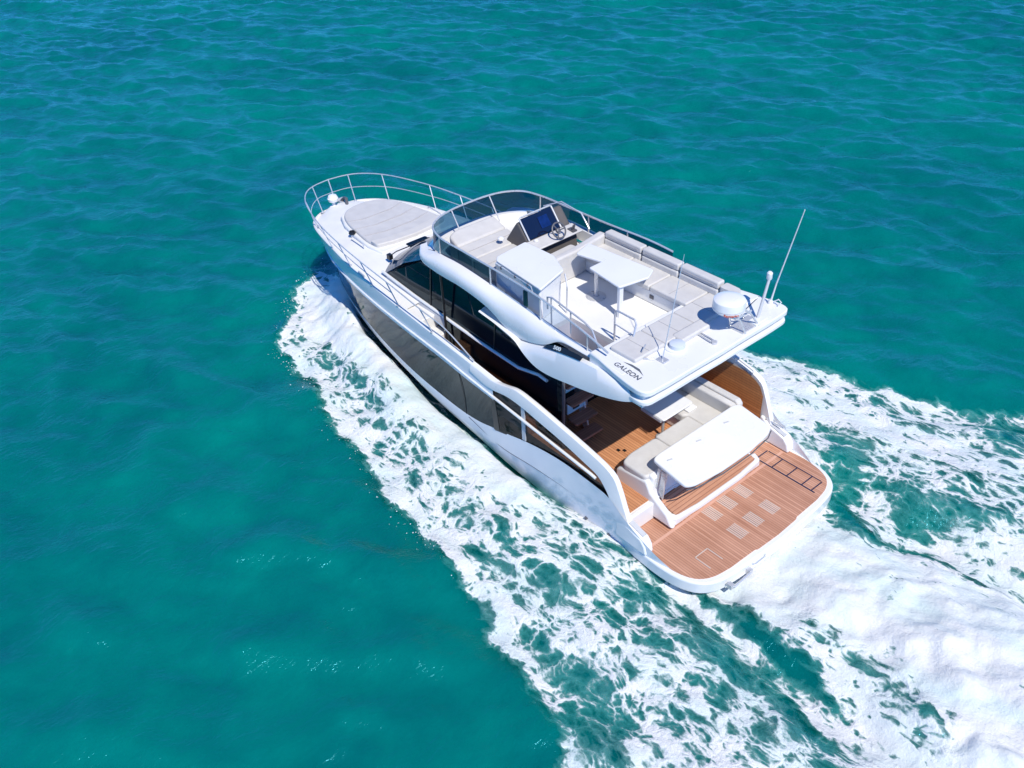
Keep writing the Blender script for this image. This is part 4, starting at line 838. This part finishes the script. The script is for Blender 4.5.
# foam sheet floating on the water
m, n, l, p = mat('sea_foam')
tc = n.new('ShaderNodeTexCoord'); at = n.new('ShaderNodeAttribute'); at.attribute_name = 'foam'
wp = n.new('ShaderNodeTexNoise'); wp.inputs['Scale'].default_value = 1.1; wp.inputs['Detail'].default_value = 5; l.new(tc.outputs['Object'], wp.inputs[0])
vm = n.new('ShaderNodeVectorMath'); vm.operation = 'MULTIPLY_ADD'; vm.inputs[1].default_value = (.75, .75, .75)
l.new(wp.outputs['Color'], vm.inputs[0])
mpf = n.new('ShaderNodeMapping'); mpf.inputs['Scale'].default_value = (.60, 1.15, .4); l.new(tc.outputs['Object'], mpf.inputs[0]); l.new(mpf.outputs[0], vm.inputs[2])
def web(scale, width):
    v = n.new('ShaderNodeTexVoronoi'); v.feature = 'DISTANCE_TO_EDGE'; v.inputs['Scale'].default_value = scale; l.new(vm.outputs[0], v.inputs['Vector'])
    r_ = n.new('ShaderNodeMapRange'); r_.inputs[1].default_value = 0; r_.inputs[2].default_value = width; r_.inputs[3].default_value = 1; r_.inputs[4].default_value = 0
    l.new(v.outputs['Distance'], r_.inputs[0]); return r_.outputs[0]
def mth(op, a, b_=None, c=None, clamp=False):
    q = n.new('ShaderNodeMath'); q.operation = op; q.use_clamp = clamp
    for i, v in enumerate((a, b_, c)):
        if v is None: continue
        if isinstance(v, (int, float)): q.inputs[i].default_value = v
        else: l.new(v, q.inputs[i])
    return q.outputs[0]
w1, w2, w3 = web(1.5, .40), web(3.6, .36), web(9., .4)
nf = n.new('ShaderNodeTexNoise'); nf.inputs['Scale'].default_value = 2.4; nf.inputs['Detail'].default_value = 10; nf.inputs['Roughness'].default_value = .68; l.new(mpf.outputs[0], nf.inputs[0])
L = mth('ADD', mth('MULTIPLY', w1, .34), mth('MULTIPLY', w2, .42)); L = mth('ADD', L, mth('MULTIPLY', w3, .26))
L = mth('ADD', L, mth('MULTIPLY', mth('SUBTRACT', nf.outputs[0], .5), .95))
cov = mth('ADD', L, mth('MULTIPLY', at.outputs['Fac'], 1.0))
cov = mth('SUBTRACT', cov, 1.34)
a1 = mth('DIVIDE', cov, .27, clamp=True)
thin = mth('DIVIDE', mth('ADD', cov, .42), .7, clamp=True)
alpha = mth('MAXIMUM', a1, mth('MULTIPLY', thin, .46))
mxc = n.new('ShaderNodeMix'); mxc.data_type = 'RGBA'; l.new(a1, mxc.inputs[0]); mxc.inputs[6].default_value = (.10, .50, .47, 1); mxc.inputs[7].default_value = (.72, .735, .735, 1)
mps = n.new('ShaderNodeMapping'); mps.inputs['Scale'].default_value = (.42, 1.0, .5); l.new(tc.outputs['Object'], mps.inputs[0])
nst = n.new('ShaderNodeTexNoise'); nst.inputs['Scale'].default_value = 1.5; nst.inputs['Detail'].default_value = 5; nst.inputs['Roughness'].default_value = .5; nst.inputs['Distortion'].default_value = .5; l.new(mps.outputs[0], nst.inputs[0])
aer = mth('MULTIPLY', mth('SUBTRACT', .58, nst.outputs[0]), 2.6, clamp=True)
mxd = n.new('ShaderNodeMix'); mxd.data_type = 'RGBA'; l.new(mth('MULTIPLY', aer, .62), mxd.inputs[0]); mxd.inputs[7].default_value = (.44, .66, .655, 1); l.new(mxc.outputs[2], mxd.inputs[6])
l.new(mxd.outputs[2], p.inputs['Base Color']); p.inputs['Roughness'].default_value = .75; p.inputs['Specular IOR Level'].default_value = .2
l.new(mth('MULTIPLY', alpha, mth('MULTIPLY', at.outputs['Fac'], 6, clamp=True)), p.inputs['Alpha'])
bf = n.new('ShaderNodeBump'); bf.inputs['Strength'].default_value = .55; bf.inputs['Distance'].default_value = .10
nlow = n.new('ShaderNodeTexNoise'); nlow.inputs['Scale'].default_value = 7.5; nlow.inputs['Detail'].default_value = 7; nlow.inputs['Roughness'].default_value = .7; l.new(tc.outputs['Object'], nlow.inputs[0])
solid = mth('DIVIDE', mth('SUBTRACT', at.outputs['Fac'], .92), .25, clamp=True)
hgt = mth('ADD', mth('MULTIPLY', L, mth('SUBTRACT', 1., mth('MULTIPLY', solid, .85))), mth('MULTIPLY', nlow.outputs[0], .8))
l.new(hgt, bf.inputs['Height']); l.new(bf.outputs[0], p.inputs['Normal'])
fx, fy = np.arange(-26, 16.2, .07), np.arange(-12.5, 12.5, .07)
FX, FY = np.meshgrid(fx, fy, indexing='ij'); D = density(FX, FY)
turb = (fbm(FX, FY, .75, 41, 5)-.45)
FH = surf(FX, FY) + .045 + np.clip(D, 0, 1.2)*(.20*(np.clip(turb, -.2, .6)+.2))
foam = grid_mesh('wake_foam', FX, FY, FH, m, keep=D > .02, attr=np.clip(D, 0, 1.5)); foam['kind'] = 'stuff'
foam['label'] = 'white churned foam of the wake spreading beside and behind the yacht'; foam['category'] = 'foam'

# droplets thrown up by the bow wave and the wash
sp_ = MB(); rs = np.random.default_rng(5)
def drop(x, y, z, r):
    sp_.add([(x+r, y, z), (x-r, y, z), (x, y+r, z), (x, y-r, z), (x, y, z+r), (x, y, z-r)], [(0, 2, 4), (2, 1, 4), (1, 3, 4), (3, 0, 4), (2, 0, 5), (1, 2, 5), (3, 1, 5), (0, 3, 5)])
edge = np.array(PORT[:16]); tt = rs.random(500)**1.3*(len(edge)-1)
for q in tt:
    i = int(q); a, b_ = edge[i], edge[min(i+1, len(edge)-1)]; c_ = a+(b_-a)*(q-i)
    x, y = c_[0]+rs.normal()*.16, c_[1]+rs.normal()*.16-.05
    drop(x, y, .08+abs(rs.normal())*.14, .004+rs.random()**2*.011)
spray = sp_.build('spray', simple('spray_white', (.84, .86, .87), .5, noise=.04), None)
spray['kind'] = 'stuff'; spray['label'] = 'fine white spray droplets flying off the edge of the bow wave'; spray['category'] = 'spray'
